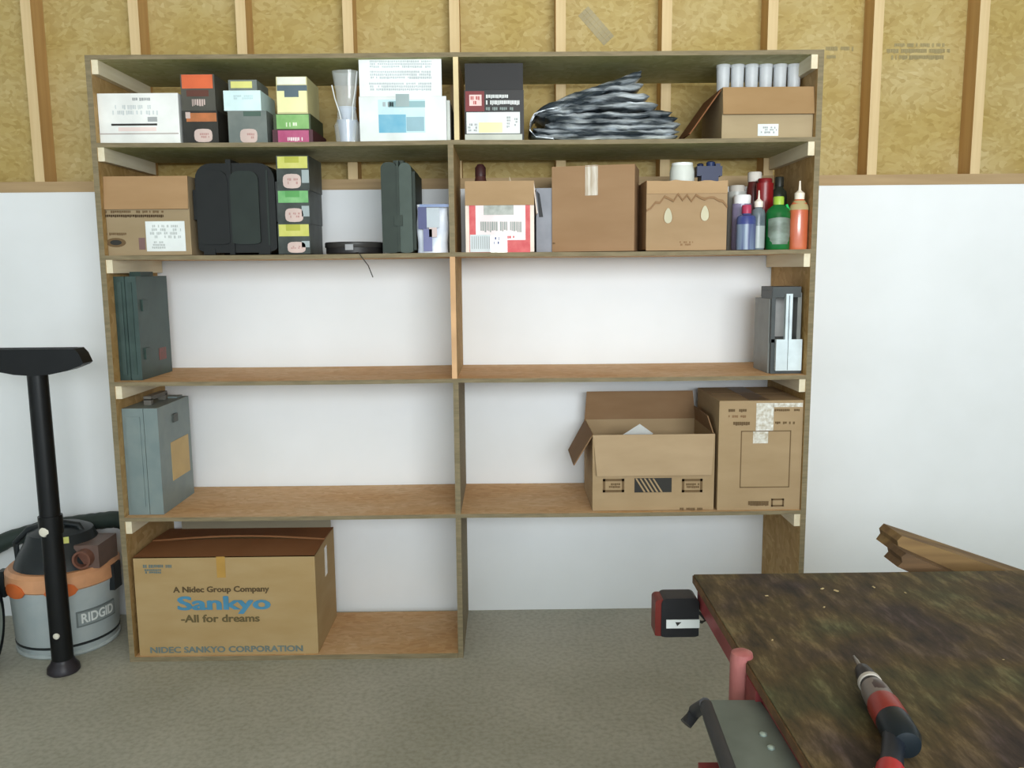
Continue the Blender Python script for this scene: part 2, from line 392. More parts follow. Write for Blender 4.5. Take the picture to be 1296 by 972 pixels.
t = solid('grey_box', 'grey box with a pink sticker, carrying a pale blue box on the top shelf', 'box', 289, 338, 140, YF, ZB, 0.24, M_GREYBOX, pyb=183)
badge(t, 304, 326, 163, 181, YF, 23)
patch(t, 'dark_band', 308, 330, 141, 147, YF, mat('dark_green_ink', (72, 92, 82), .6))
zg = P(310, 140, Y=YF).z
t = solid('pale_blue_box', 'pale blue-white box lying on the grey box', 'box', 283, 330, 114.5, YF, zg, 0.18, mat('pale_blue_card', (204, 226, 226), .5), pyb=140)
lines(t, 'printed_text', 294, 320, 120, 126, YF, mat('pale_blue_ink', (186, 206, 208), .6), rows=2, seed=24)
zg2 = P(306, 114.5, Y=YF).z
t = solid('small_yellow_box', 'small yellow-labelled box on top of the pale blue box', 'box', 289, 325, 101, YF+.02, zg2, 0.14, M_GREYBOX, pyb=114)
patch(t, 'label', 292, 319, 103, 111.5, YF+.02, mat('dull_yellow_label', (208, 204, 120), .5))

# stack of four small cartons
z1 = P(370, 164, Y=YF).z; z2 = P(370, 144, Y=YF).z
M_MAG = mat('magenta_label', (172, 72, 112), 0.5, c2=(190, 96, 132), scale=20)
M_GRN = mat('green_label', (122, 172, 98), 0.5, c2=(146, 190, 120), scale=20)
M_YEL = mat('yellow_label', (198, 198, 92), 0.5, c2=(210, 206, 116), scale=20)
M_MINT = mat('mint_label', (100, 168, 98), 0.5, c2=(134, 190, 126), scale=20)
M_PALE = mat('pale_print', (222, 206, 206), .5)
t = solid('magenta_box', 'dark small box with magenta label at the bottom of its stack', 'box', 345, 396, 164, YF, ZB, 0.22, mat('maroon_box', (74, 36, 44), .5), pyb=181)
patch(t, 'label', 352, 391, 165, 180.5, YF, M_MAG); lines(t, 'printed_text', 364, 384, 173, 179, YF, M_PALE, seed=31, fill=.6)
t = solid('green_box', 'small box with pale green label, standing on the magenta one', 'box', 346, 393, 144, YF, z1, 0.20, mat('dark_green_box', (58, 66, 44), .5), pyb=164)
patch(t, 'label', 350, 391, 145, 163, YF, M_GRN); lines(t, 'printed_text', 362, 380, 154, 161, YF, mat('pale_green_print', (214, 226, 196), .5), seed=32, fill=.6)
t = solid('cream_box', 'small box with cream label and dark notch, topmost above the green one', 'box', 350, 389, 97, YF, z2, 0.18, mat('cream_box', (196, 188, 140), .5), pyb=144)
patch(t, 'label', 351, 388, 115, 142, YF, mat('cream_label', (228, 224, 168), .5)); patch(t, 'dark_band', 350.5, 388.5, 108, 115, YF, mat('slate_ink', (84, 100, 108), .5))
patch(t, 'dark_notch', 360, 378, 115, 123, YF, mat('slate_ink', (84, 100, 108), .5), proud=.002); patch(t, 'white_strip', 350.5, 387, 97.5, 107, YF, mat('cream_white', (226, 226, 212), .4))

# clear bag
x0, x1, zt = geom(418, 453, 84, YF, ZB, 181)
t = thing('plastic_bag', 'crumpled clear plastic bag standing between the cream box and the white carton', 'bag', ((x0+x1)/2, YF+0.05, ZB))
M_CLR = clear('clear_film', (222, 226, 224), 0.30, 0.12); M_CLR2 = clear('clear_cup', (214, 222, 234), 0.55, 0.12)
mb = MB(); ns = 20; H = zt-ZB
for j, u in enumerate([0, .1, .22, .3, .42, .6, .8, 1]):
    pass
prof = [(.040, 0), (.046, .25), (.036, .32), (.030, .5), (.038, .72), (.048, .98)]
rings = []
for r, u in prof:
    rings.append([mb.bm.verts.new((r*math.cos(2*PI*i/ns)*(1+.10*noise.noise(Vector((i*1.7, u*9, 0)))), r*.55*math.sin(2*PI*i/ns)*(1+.3*noise.noise(Vector((i*.9, u*7, 3)))), u*H)) for i in range(ns)])
for A, B in zip(rings, rings[1:]):
    for i in range(ns): mb.bm.faces.new((A[i], A[(i+1) % ns], B[(i+1) % ns], B[i]))
mb.bm.faces.new(rings[0][::-1])
mb.build('film', M_CLR, t, smooth=True)
MB().lathe([(.026, .004), (.034, .075), (.036, .075), (.036, .078), (.032, .078), (.025, .008), (0, .008)], 20).build('cup', M_CLR2, t, smooth=True)
MB().lathe([(.016, .055), (.030, .118), (.033, .118), (.033, .122), (.028, .122), (.015, .06), (0, .06)], 20).build('cup', M_CLR2, t, smooth=True)
MB().tube([(-.045, -.02, H*.78), (-.036, -.022, H*.6), (-.022, -.024, H*.42), (-.016, -.026, H*.3)], .0022, 8).build('fold', M_WHITE2, t)
MB().tube([(.042, -.02, H*.96), (.034, -.022, H*.7), (.024, -.024, H*.5), (.022, -.026, H*.3)], .0022, 8).build('fold', M_WHITE2, t)

# white carton with raised lid
x0, x1, zt = geom(455, 565, 122, YF, ZB, 178)
t = thing('lidded_white_carton', 'white carton with raised lid and a blue picture panel, left of the divider', 'box', ((x0+x1)/2, YF+.14, ZB)); w = (x1-x0)/2
hollow(t, w, .14, zt-ZB, M_WHITE2)
zt2 = P(508, 69, Y=YF+.01).z
MB().box(-w+.003, w-.014, -.139, -.133, zt-ZB+.0005, zt2-ZB-.002).build('lid', mat('lid_white', (228, 231, 228), .55), t)
MB().box(w+.001, w+.012, -.13, .1, 0, zt-ZB-.012).build('side_insert', mat('grey_insert', (188, 192, 186), .6), t)
lines(t, 'printed_text', 467, 546, 76, 86, YF, mat('faint_ink', (186, 192, 194), .7), rows=3, seed=41, proud=.0006, fill=.95)
lines(t, 'printed_text', 467, 546, 89, 100, YF, mat('faint_ink', (186, 192, 194), .7), rows=3, seed=42, proud=.0006, fill=.95)
lines(t, 'printed_text', 467, 546, 104, 115, YF, mat('faint_ink', (186, 192, 194), .7), rows=3, seed=43, proud=.0006, fill=.95)
patch(t, 'picture_panel', 479, 538, 126, 168, YF, mat('pale_blue_ink2', (190, 216, 222), .5))
patch(t, 'picture_header', 492, 538, 128, 136, YF, mat('teal_grey_ink', (136, 168, 172), .5), proud=.0018)
patch(t, 'picture_block', 479.5, 514, 145, 168, YF, mat('mid_blue_ink', (104, 172, 200), .5, c2=(130, 186, 206), scale=20), proud=.0018)
patch(t, 'picture_block', 514.5, 537, 148, 166, YF, mat('blue_grey_ink', (138, 170, 180), .5), proud=.0018)
patch(t, 'closing_tab', 501, 518, 119, 135, YF, mat('clear_tab', (150, 166, 166), .3), proud=.0022)
lines(t, 'printed_text', 482, 498, 128, 137, YF, M_INKG, seed=44, proud=.0018)
text(t, 'printed_mark', '"', .022, (P(507, 143, Y=YF).x-t.location.x, -.1424, P(507, 143, Y=YF).z-ZB), M_WHITE2)

# black carton with lid
x0, x1, zt = geom(588, 663, 114, YF, ZB, 178)
t = thing('black_carton', 'black carton with raised black lid, red square and white lettering', 'box', ((x0+x1)/2, YF+.12, ZB)); w = (x1-x0)/2
M_BLK = mat('black_card', (30, 27, 26), .5)
hollow(t, w, .12, zt-ZB, M_BLK)
zt2 = P(625, 80, Y=YF).z
MB().box(-w+.003, w-.002, -.119, -.113, zt-ZB+.0005, zt2-ZB).build('lid', mat('black_lid', (20, 17, 17), .55), t)
patch(t, 'red_panel', 589, 613, 115.5, 141, YF, mat('dark_red_panel', (116, 34, 36), .5))
patch(t, 'logo_square', 594, 609.5, 120, 134, YF, mat('logo_pale', (232, 196, 190), .5), proud=.0018)
lines(t, 'logo_print', 595, 608, 121, 133, YF, mat('logo_red', (178, 90, 86), .5), rows=2, seed=51, proud=.0024, fill=.7)
patch(t, 'price_label', 590.5, 658, 142, 169, YF, M_WHITE2)
patch(t, 'yellow_panel', 606, 636, 155, 168, YF, mat('pale_yellow', (226, 224, 168), .5), proud=.0018)
lines(t, 'printed_text', 592, 604, 156, 167, YF, M_INKG, rows=3, seed=52, proud=.0018)
lines(t, 'printed_text', 640, 646, 147, 162, YF, M_INKG, rows=4, seed=53, proud=.0018); lines(t, 'printed_text', 649, 656, 149, 160, YF, M_INKG, rows=3, seed=54, proud=.0018)
lines(t, 'printed_text', 615, 643, 119, 125, YF, mat('white_print', (210, 212, 210), .5), seed=55, fill=.97); lines(t, 'printed_text', 615, 658, 126, 133.5, YF, mat('white_print', (210, 212, 210), .5), seed=56, fill=.97)
lines(t, 'printed_text', 615, 650, 135, 140, YF, mat('grey_print', (120, 132, 128), .5), seed=57)
patch(t, 'lower_strip', 588.5, 661, 170, 177.5, YF, mat('olive_white', (178, 180, 168), .4))

# silver tarp: a pile of folded layers
M_TARP = mat('tarp_painted_sheen', (66, 74, 80), 0.3, metal=0.3, c2=(226, 232, 236), scale=13, stretch=(.55, 1, 4.5), bump=1.0, lo=.44, hi=.66, spec=.7)  # pale streaks over dark grey paint the highlights of the folds
lt = P(668, 160, Y=YF+.03); rt = P(860, 160, Y=YF+.03)
x0 = lt.x; Wd = rt.x-lt.x
zpx = lambda px, py: (P(px, py, Y=YF+.03).x-x0, P(px, py, Y=YF+.03).z-ZB)
mb = MB()
layers = [  # (list of pixel centre-line points), thickness px
    ([(672, 172), (720, 174), (780, 174), (858, 173)], 8), ([(675, 164), (720, 168), (790, 167), (860, 166)], 8),
    ([(690, 157), (740, 160), (800, 161), (861, 158)], 8), ([(700, 151), (750, 152), (800, 154), (857, 150)], 8),
    ([(690, 149), (740, 145), (800, 145), (850, 143)], 8), ([(682, 147), (730, 136), (780, 131), (832, 134)], 9),
    ([(680, 146), (725, 131), (775, 120), (822, 122)], 9), ([(680, 144), (722, 127), (770, 112), (814, 107)], 9),
    ([(678, 142), (722, 122), (765, 108), (812, 96)], 8), ([(778, 107), (790, 100), (803, 93), (812, 91)], 7)]
for li, (cl, tk) in enumerate(layers):
    pts = [Vector((*zpx(*c),)) for c in cl]
    nx, na = 40, 14; rings = []
    dy0, dy1 = -.01-.012*noise.noise(Vector((li, 2, 0))), .24+.04*noise.noise(Vector((li, 5, 1)))
    th = tk/363*.58
    for i in range(nx+1):
        u = i/nx*(len(pts)-1); k = min(int(u), len(pts)-2); f = u-k
        c = pts[k].lerp(pts[k+1], f)
        endf = min(1, (min(i, nx-i)+.4)/2.2); ring = []
        for j in range(na):
            a = 2*PI*j/na; cc, ss = math.cos(a), math.sin(a)
            y = (dy0+dy1)/2+(dy1-dy0)/2*math.copysign(abs(cc)**.5, cc)
            z = th*endf*math.copysign(abs(ss)**.7, ss)
            nz = noise.noise(Vector((c.x*22, y*14, li*3.1)))*.006+noise.noise(Vector((c.x*60, y*30, li*1.7)))*.003
            y += noise.noise(Vector((c.x*18, li*2.3, 7)))*.016
            ring.append(mb.bm.verts.new((c.x, y, max(.0015, c.y+z+nz))))
        rings.append(ring)
    for A, B in zip(rings, rings[1:]):
        for j in range(na): mb.bm.faces.new((A[j], A[(j+1) % na], B[(j+1) % na], B[j]))
    mb.bm.faces.new(rings[0][::-1]); mb.bm.faces.new(rings[-1])
# rounded fold at the left end that wraps the pile
fl = [zpx(*c) for c in [(706, 138), (690, 141), (676, 146), (671, 155), (670, 166), (678, 175), (700, 177)]]
for k in range(2):
    o_ = .0035*k
    ptsA = []
    for s_ in (0, 1):
        ptsA.append([mb.bm.verts.new((x+o_, yy, max(.001, z+(.004 if s_ else 0)))) for x, z in fl for yy in (-.02+.02*k, .16)])
    A, B = ptsA
    for i in range(len(fl)-1):
        a0, a1, a2, a3 = 2*i, 2*i+1, 2*i+3, 2*i+2
        mb.bm.faces.new((A[a0], A[a1], A[a2], A[a3])); mb.bm.faces.new((B[a3], B[a2], B[a1], B[a0]))
        mb.bm.faces.new((A[a0], A[a3], B[a3], B[a0])); mb.bm.faces.new((A[a1], B[a1], B[a2], A[a2]))
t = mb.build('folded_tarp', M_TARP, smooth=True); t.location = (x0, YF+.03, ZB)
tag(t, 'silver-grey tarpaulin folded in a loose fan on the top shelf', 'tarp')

# open carton, top right
x0, x1, zt = geom(914, 1032, 110, YF, ZB, 175)
t = thing('open_carton', 'open brown carton with clear cups inside, right end of the top shelf', 'box', ((x0+x1)/2, YF+.15, ZB)); w = (x1-x0)/2; h = zt-ZB
C1 = card('card_tan', (186, 164, 128)); C1b = card('card_orange', (176, 140, 96)); CIN = card('card_inside', (142, 92, 58))
hollow(t, w, .15, h, C1)
flap(t, 'front', w, .15, h, .092, PI-.16, C1b, label='front flap folded down')
flap(t, 'left', w, .13, h, .185, PI-.62, CIN, label='left flap hanging outwards')
patch(t, 'address_label', 959, 985, 157, 172, YF, M_WHITE2)
lines(t, 'label_print', 962, 983, 160, 169, YF, M_INKG, rows=3, seed=61, proud=.002, fill=.5)
wc = w; base = h
zc_t = P(965, 84, Y=YF+.12).z-ZB
xs = [900, 919, 938, 957, 976, 995]
which = ['leftmost', 'second from the left', 'third from the left', 'third from the right', 'second from the right', 'rightmost']
M_CUP = clear('cup_clear', (222, 224, 226), .62, .2)
for i, px in enumerate(xs):
    c = P(px+10, 96, Y=YF+.12); r = .0238
    hh = zc_t
    o = MB().lathe([(r*.8, 0), (r*.98, hh-.01), (r*1.06, hh-.01), (r*1.06, hh), (r*.94, hh), (r*.76, .004), (0, .004)], 20).build('clear_cup', M_CUP, smooth=True)
    o.location = (x0+.0305+i*(x1-x0-.061)/5, YF+.12, ZB+.0042)
    tag(o, 'clear plastic cup in the top right open carton, '+which[i]+' of the six', 'cup', 'clear cups in the top right carton')

# --- second shelf
Y2 = -0.41
x0, x1, zt = geom(125, 240, 223, Y2, ZCc, 322)
t = thing('labelled_carton', 'brown carton with white shipping label and raised flap, left end of second shelf', 'box', ((x0+x1)/2, Y2+.15, ZCc)); w = (x1-x0)/2; h = zt-ZCc
C2 = card('card_grey', (172, 150, 116)); C2b = card('card_warm', (184, 146, 104))
hollow(t, w, .15, h, C2)
flap(t, 'front', w, .15, h, .112, PI-.10, C2b, label='front flap folded down')
patch(t, 'shipping_label', 185, 234.5, 280, 318, Y2, M_WHITE2)
lines(t, 'label_print', 189, 230, 284, 302, Y2, mat('label_grey', (176, 180, 178), .6), rows=4, seed=62, proud=.002, fill=.6)
lines(t, 'label_print', 192, 210, 305, 315, Y2, mat('label_grey', (176, 180, 178), .6), rows=3, seed=63, proud=.002)
lines(t, 'printed_text', 133, 207, 266, 270, Y2, M_INKB, seed=64); lines(t, 'printed_text', 133, 207, 271, 275.5, Y2, mat('dark_brown_ink', (66, 48, 26), .8), seed=65, fill=1)
lines(t, 'printed_text', 134, 162, 294, 298, Y2, M_INKB, seed=66)
c = P(147, 307, Y=Y2); L = t.location
el = [(c.x-L.x+.034*math.cos(q), c.z-L.z+.016*math.sin(q)) for q in [2*PI*i/20 for i in range(20)]]
MB().prism(el, -.1512, -.149, 'Y').build('oval_mark', M_INKB, t)
el = [(c.x-L.x+.020*math.cos(q), c.z-L.z+.009*math.sin(q)) for q in [2*PI*i/20 for i in range(20)]]
MB().prism(el, -.1518, -.149, 'Y').build('oval_mark', M_INK, t)
patch(t, 'purple_patch', 176, 184, 301, 316, Y2, mat('purple_patch', (120, 92, 88), .7))

# big black tool case
x0, x1, zt = geom(243, 350, 203, Y2, ZCc, 322)
t = thing('large_tool_case', 'large black moulded tool case with rounded top, beside the labelled carton', 'tool case', ((x0+x1)/2, Y2+.12, ZCc)); w = (x1-x0)/2; h = zt-ZCc
M_BC = plastic('black_case', (22, 24, 23), .5); M_BC2 = plastic('black_green_case', (34, 42, 37), .5)
def rr(w0, w1, z0, z1, r, n=5):
    pts = []
    for cx, cz, a0 in ((w1-r, z0+r*.3, -PI/2), (w1-r, z1-r, 0), (w0+r, z1-r, PI/2), (w0+r, z0+r*.3, PI)):
        rz_ = r if cz > (z0+z1)/2 else r*.3
        pts += [(cx+r*math.cos(a0+PI/2*i/n), cz+rz_*math.sin(a0+PI/2*i/n)) for i in range(n+1)]
    return pts
MB().prism(rr(-w+.012, w-.006, .006, h-.008, .055), -.112, .1, 'Y').build('shell', M_BC, t, bevel=.008, smooth=True)
MB().prism(rr(-w+.018, -.020, .035, h-.035, .03), -.12, -.108, 'Y').build('front_panel', M_BC, t, bevel=.004, smooth=True)
MB().prism(rr(-.012, w-.060, .035, h-.035, .03), -.12, -.108, 'Y').build('front_panel', M_BC2, t, bevel=.004, smooth=True)
MB().prism([(-.024, .0), (-.006, .0), (-.006, h+.004), (-.024, h+.004)], -.118, .08, 'Y').build('seam_rib', M_BC, t, bevel=.003)
MB().box(w-.014, w+.004, -.1, .06, h*.35, h*.78).build('handle', plastic('case_handle', (58, 60, 60), .5), t, bevel=.005)
MB().box(-w-.002, -w+.014, -.1, -.06, h*.38, h*.7).build('latch', M_BC, t, bevel=.003)
MB().box(-w+.03, -w+.07, -.115, -.1, 0, .02).build('foot', M_BC, t); MB().box(w-.07, w-.03, -.115, -.1, 0, .02).build('foot', M_BC, t)
MB().box(w-.035, w-.028, -.114, -.10, h*.1, h*.9).build('rim_rib', M_BC2, t, bevel=.002); MB().box(-w+.03, -w+.25, .1, .112, .0, h*.8).build('back_shell', M_BC, t, bevel=.004)

# three blister boxes
ys = [(197, 240.5, 'yellow'), (240.5, 283, 'green'), (283, 322, 'yellow')]
pos = {0: 'top', 1: 'middle', 2: 'bottom'}
names = ['dark box with yellow label and pink sticker, top of its stack of three', 'dark box with bright green label, middle of its stack of three', 'dark box with yellow label, bottom of its stack of three']
zc = [P(370, y[0], Y=Y2).z for y in ys]
for i, (a, b, c) in enumerate(ys):
    zb = ZCc if i == 2 else zc[i+1]
    t = solid('screw_box', names[i], 'box', 350+i*1, 391+i*.7, a, Y2, zb, .20, plastic('slate_box', (50, 56, 52), .45, c2=(72, 78, 74)), pyb=b, ztop=min(zc[i], ZB-T-.048+.04))
    patch(t, 'label', 351+i, 389+i, a+1, a+16, Y2, M_MINT if c == 'green' else M_YEL, label=c+' label')
    patch(t, 'label_tab', 360+i, 378+i, a+1, a+9, Y2, mat('tab_'+c, (168, 168, 60) if c == 'yellow' else (84, 150, 80), .5), proud=.002)
    badge(t, 358+i*3, 381+i*3, a+23, b-2, Y2, 70+i)
    patch(t, 'glossy_corner', 382, 391+i*.5, a+18+i*2, b-9, Y2, mat('glossy_grey', (150, 160, 160) if i < 2 else (214, 226, 224), .2))

# round black tin + wire
c = P(448, 315, Y=Y2+.10)
t = thing('round_tin', 'flat round black tin lying in front of the white wall on the second shelf', 'tin', (c.x, Y2+.115, ZCc))
MB().lathe([(.098, 0), (.101, .003), (.101, .024), (.098, .026)], 40).build('base', plastic('tin_black', (40, 38, 38), .4), t, smooth=True)
MB().lathe([(.104, .022), (.105, .024), (.105, .038), (.101, .041), (0, .041)], 40).build('lid', plastic('tin_lid', (52, 50, 48), .35), t, smooth=True)
MB().box(-.014, .014, -.109, -.100, .012, .032).build('clasp', plastic('clasp', (150, 150, 152), .25), t, bevel=.002)
a = P(456, 324, Y=-DP-.003); b = P(466, 336, Y=-DP-.004); c = P(472, 351, Y=-DP-.004)
t = MB().tube([(a.x-.02, -DP+.03, ZCc+.0025), (a.x-.005, -DP-.003, ZCc+.0022), (a.x+.004, -DP-.005, ZCc-.012), tuple(b), tuple(c)], .0017, 6).build('thin_wire', M_INK)
tag(t, 'thin dark wire dangling over the front edge of the second shelf', 'wire')

# narrow green case
x0, x1, zt = geom(483, 526, 205, Y2, ZCc, 322)
t = thing('narrow_tool_case', 'narrow dark green tool case standing on end beside the flat round tin', 'tool case', ((x0+x1)/2, Y2+.14, ZCc)); w = (x1-x0)/2; h = zt-ZCc
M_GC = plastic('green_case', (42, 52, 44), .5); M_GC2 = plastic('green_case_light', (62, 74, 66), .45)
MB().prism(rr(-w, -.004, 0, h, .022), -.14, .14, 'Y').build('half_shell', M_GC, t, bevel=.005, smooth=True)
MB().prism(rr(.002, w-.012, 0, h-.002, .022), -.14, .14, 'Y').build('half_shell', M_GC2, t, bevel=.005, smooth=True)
MB().box(-.005, .003, -.145, .13, .004, h+.005).build('seam', M_GC, t, bevel=.002)
MB().box(w-.014, w-.002, -.12, .12, .01, h-.03).build('side_panel', M_GC, t, bevel=.004)
MB().box(-.02, .016, -.10, .0, h-.004, h+.010).build('handle', M_GC, t, bevel=.003)
MB().box(-.016, .013, -.147, -.138, h*.3, h*.42).build('latch', M_GC, t, bevel=.002)

# blue and white pouch
x0, x1, zt = geom(526, 568, 258, Y2, ZCc, 322)
t = thing('blue_white_pouch', 'blue and white glossy pouch squeezed left of the divider', 'pouch', ((x0+x1)/2-.001, Y2+.03, ZCc)); w = (x1-x0)/2-.004; h = zt-ZCc
mb = MB(); rings = []
for k in range(9):
    u = k/8; tk = .022*(1-u)**.5*(.6+.4*math.sin(PI*min(1, u+.3)))+.002
    ring = [mb.bm.verts.new((w*cc*(1-.04*math.sin(u*9)), tk*ss+noise.noise(Vector((cc*3, u*5, 0)))*.004, u*h)) for cc, ss in [(math.cos(2*PI*i/20), math.sin(2*PI*i/20)) for i in range(20)]]
    rings.append(ring)
for A, B in zip(rings, rings[1:]):
    for i in range(20): mb.bm.faces.new((A[i], A[(i+1) % 20], B[(i+1) % 20], B[i]))
mb.bm.faces.new(rings[0][::-1]); mb.bm.faces.new(rings[-1])
mb.build('bag', mat('pouch_white', (206, 214, 230), .25, c2=(232, 236, 244), scale=20, bump=.4), t, smooth=True)
YP = Y2+.001
patch(t, 'blue_panel', 529, 540, 262, 290, YP, mat('navy_print', (58, 62, 110), .3)); patch(t, 'blue_panel', 536, 547, 290, 318, YP, mat('violet_print', (96, 98, 142), .3))
patch(t, 'picture', 540, 556, 263, 288, YP, mat('pale_picture', (176, 184, 190), .25)); patch(t, 'picture', 543, 553, 288, 300, YP, mat('skin_print', (196, 176, 172), .3))
patch(t, 'zip_strip', 531, 569, 258.5, 262, YP, mat('zip_blue', (120, 138, 178), .3))

# red and white carton
x0, x1, zt = geom(589, 676, 229, Y2-.01, ZCc, 324)
YR = Y2-.01
t = thing('red_white_carton', 'open white carton with red printed frame and folded brown flap, right of the divider', 'box', ((x0+x1)/2, YR+.13, ZCc)); w = (x1-x0)/2; h = zt-ZCc
hollow(t, w, .13, h, mat('cream_card', (226, 210, 196), .6))
flap(t, 'front', w, .13, h, .082, PI-.07, card('flap_tan', (186, 152, 112)), label='brown inside of the front flap folded down')
flap(t, 'right', w, .12, h, .11, PI-.12, mat('cream_card', (226, 210, 196), .6))
M_RED = mat('red_print', (204, 70, 74), .5, c2=(216, 98, 98), scale=30); M_RW = mat('pinkish_white', (232, 214, 214), .5)
patch(t, 'red_frame', 594, 671, 258, 320, YR, M_RED)
patch(t, 'white_panel', 602, 665, 259, 304, YR, M_RW, proud=.0018)
patch(t, 'grey_picture', 612, 650, 257.5, 272, YR, mat('grey_picture', (146, 150, 140), .4, c2=(176, 178, 170), scale=40), proud=.0024)
lines(t, 'printed_text', 608, 660, 278, 295, YR, mat('grey_green_ink', (142, 148, 142), .5), rows=1, seed=81, proud=.0026, fill=.9)
lines(t, 'printed_text', 642, 652, 298, 302, YR, M_RED, seed=82, proud=.0026)
patch(t, 'barcode_panel', 595, 622, 297, 319, YR, mat('barcode_pale', (200, 206, 208), .5), proud=.0024)
mb = MB()
for i in range(9):
    px = 597+i*2.7; a = P(px, 299, Y=YR); b = P(px+1.1, 315, Y=YR); mb.box(a.x-t.location.x, b.x-t.location.x, -.1334, -.13, b.z-ZCc, a.z-ZCc)
mb.build('barcode', M_INKG, t)
patch(t, 'sticker_shine', 621, 642, 298, 324, YR, mat('shine_white', (246, 248, 250), .12, spec=.8), proud=.003)  # white patch paints in the shine on a sticker
lines(t, 'sticker_mark', 625, 632, 299, 310, YR, mat('ink_blue', (70, 76, 110), .5), rows=2, seed=83, proud=.0036, fill=.6)
# content of that carton
c = P(608, 216, Y=Y2+.05)
t = thing('dark_bottle', 'small dark bottle neck poking out of the red and white carton', 'bottle', (c.x, Y2+.05, ZCc+.0045))
zt_ = P(608, 208, Y=Y2+.05).z-ZCc-.0045
MB().lathe([(.03, 0), (.032, .01), (.032, zt_*.7), (.02, zt_*.82), (.017, zt_*.88), (0, zt_*.88)], 20).build('body', plastic('dark_brown_plastic', (66, 36, 32), .4), t, smooth=True)
MB().lathe([(.019, zt_*.86), (.019, zt_*.96), (.010, zt_*1.0), (0, zt_)], 18).build('cap', plastic('dark_cap', (54, 28, 28), .4), t, smooth=True)
c = P(650, 225, Y=Y2+.06); mb = MB()
bmesh.ops.create_icosphere(mb.bm, subdivisions=3, radius=.05)
for v in mb.bm.verts:
    k = 1+.3*noise.noise(v.co*40)+.25*noise.noise(v.co*90+Vector((3, 1, 2))); v.co = Vector((v.co.x*.9*k, v.co.y*.7*k, v.co.z*1.5*k))
t = mb.build('crumpled_paper', mat('beige_paper', (206, 186, 156), .7)); t.location = (c.x-.004, Y2+.12, ZCc+.17)
zmin = min(v.co.z for v in t.data.vertices); zmax = max(v.co.z for v in t.data.vertices)
zt_ = P(650, 222, Y=Y2+.10).z; sc = (zt_-ZCc-.006)/(zmax-zmin); t.scale = (.9, .8, sc); t.location.z = ZCc+.005-zmin*sc
tag(t, 'crumpled beige paper showing above the red and white carton', 'paper')

# grey plastic box behind
x0, x1, zt = geom(677, 701, 238, Y2+.06, ZCc, 322)
t = thing('grey_plastic_case', 'grey plastic case between the red and white carton and the taped carton', 'case', ((x0+x1)/2+.002, Y2+.20, ZCc)); w = (x1-x0)/2-.003; h = zt-ZCc
MB().box(-w, w, -.14, .12, 0, h).build('body', plastic('mid_grey_plastic', (128, 130, 138), .45), t, bevel=.004)
MB().prism([(-w+.002, h-.01), (-w+.012, h-.02), (-w+.024, h-.10), (-w+.010, h-.10)], -.143, -.139, 'Y').build('handle_recess', plastic('black_recess', (30, 30, 32), .5), t)

# taped plain carton
YT = Y2+.01
t = solid('taped_carton', 'plain closed brown carton with clear tape at its top, middle of the right bay', 'box', 698, 803, 209, YT, ZCc, .18, card('card_mid', (170, 134, 98), (178, 142, 106)), part='carton_body', pyb=322, bevel=.003)
L = t.location.copy(); hh = t['h']; ww = t['w']
patch(t, 'tape', 741, 757, 210, 247, YT, M_GLOSSTAPE, label='shiny clear tape strip')
MB().box(P(741, 230, Y=YT).x-L.x, P(757, 230, Y=YT).x-L.x, -.091, .088, hh-.0005, hh+.0012).build('tape', M_GLOSSTAPE, t)
MB().box(-ww+.01, ww-.01, -.0015, .0015, hh-.0005, hh+.0008).build('lid_seam', M_INKB, t)
lines(t, 'printed_text', 699, 702, 306, 309, YT, M_INKB, seed=90)
t.rotation_euler.z = -.235; t.location.x += .021; t.location.y += .006

# torn carton with two holes
x0, x1, zt = geom(818, 920, 228, Y2, ZCc, 320)
t = thing('torn_carton', 'torn brown carton with two finger holes and ragged top, left of the bottles', 'box', ((x0+x1)/2, Y2+.13, ZCc)); w = (x1-x0)/2; h = zt-ZCc
C3 = card('card_light', (184, 152, 114)); C3d = card('card_dark', (158, 122, 86))
mb = MB(); mb.box(-w, w, .126, .13, 0, h).box(-w, -w+.004, -.126, .126, 0, h).box(w-.004, w, -.126, .126, 0, h).box(-w, w, -.126, .126, 0, .004)
mb.box(-w, w, -.13, -.126, 0, h-.045)
mb.build('carton_body', C3, t)
rag = [(-w, h-.045), (w, h-.045)]
n = 14
top_ = [(w-2*w*i/n, h-.002+.007*noise.noise(Vector((i*1.3, 0, 2)))) for i in range(n+1)]
MB().prism(rag+top_, -.1335, -.1295, 'Y').build('torn_strip', card('card_pale', (196, 160, 118)), t)
mb = MB(); zz = [-.075+.036*noise.noise(Vector((i*.93, 4, 1)))-.007*noise.noise(Vector((i*2.3, 1, 7)))-.05*max(0, 1-i/4)-.03*max(0, (i-15)/3) for i in range(19)]
tp = [(-w+2*w*i/18, h+zz[i]*.85+.008) for i in range(19)]; bt = [(x, z-.007-.003*random.random()) for x, z in tp]
mb.prism(bt+tp[::-1], -.1347, -.129, 'Y').build('tear_line', C3d, t)
for px in (845.5, 892):
    c = P(px, 273 if px < 870 else 270, Y=Y2)
    el = [(c.x-t.location.x+.0135*math.cos(q)*(1-.3*math.sin(q)), c.z-ZCc+.026*math.sin(q)) for q in [2*PI*i/16 for i in range(16)]]
    MB().prism([(a*1.18+(c.x-t.location.x)*-.18, b) for a, b in el], -.1312, -.13, 'Y').build('hole_rim', C3d, t)
    MB().prism(el, -.132, -.13, 'Y').build('finger_hole', mat('hole_white', (184, 176, 146), .5), t)
lines(t, 'printed_text', 860, 877, 305, 311, Y2, card('card_dark', (136, 100, 66)), rows=2, seed=91)
zc0 = ZCc+.0045
c = P(864, 216, Y=Y2+.06); mb = MB(); zt_ = P(864, 206, Y=Y2+.06).z-zc0
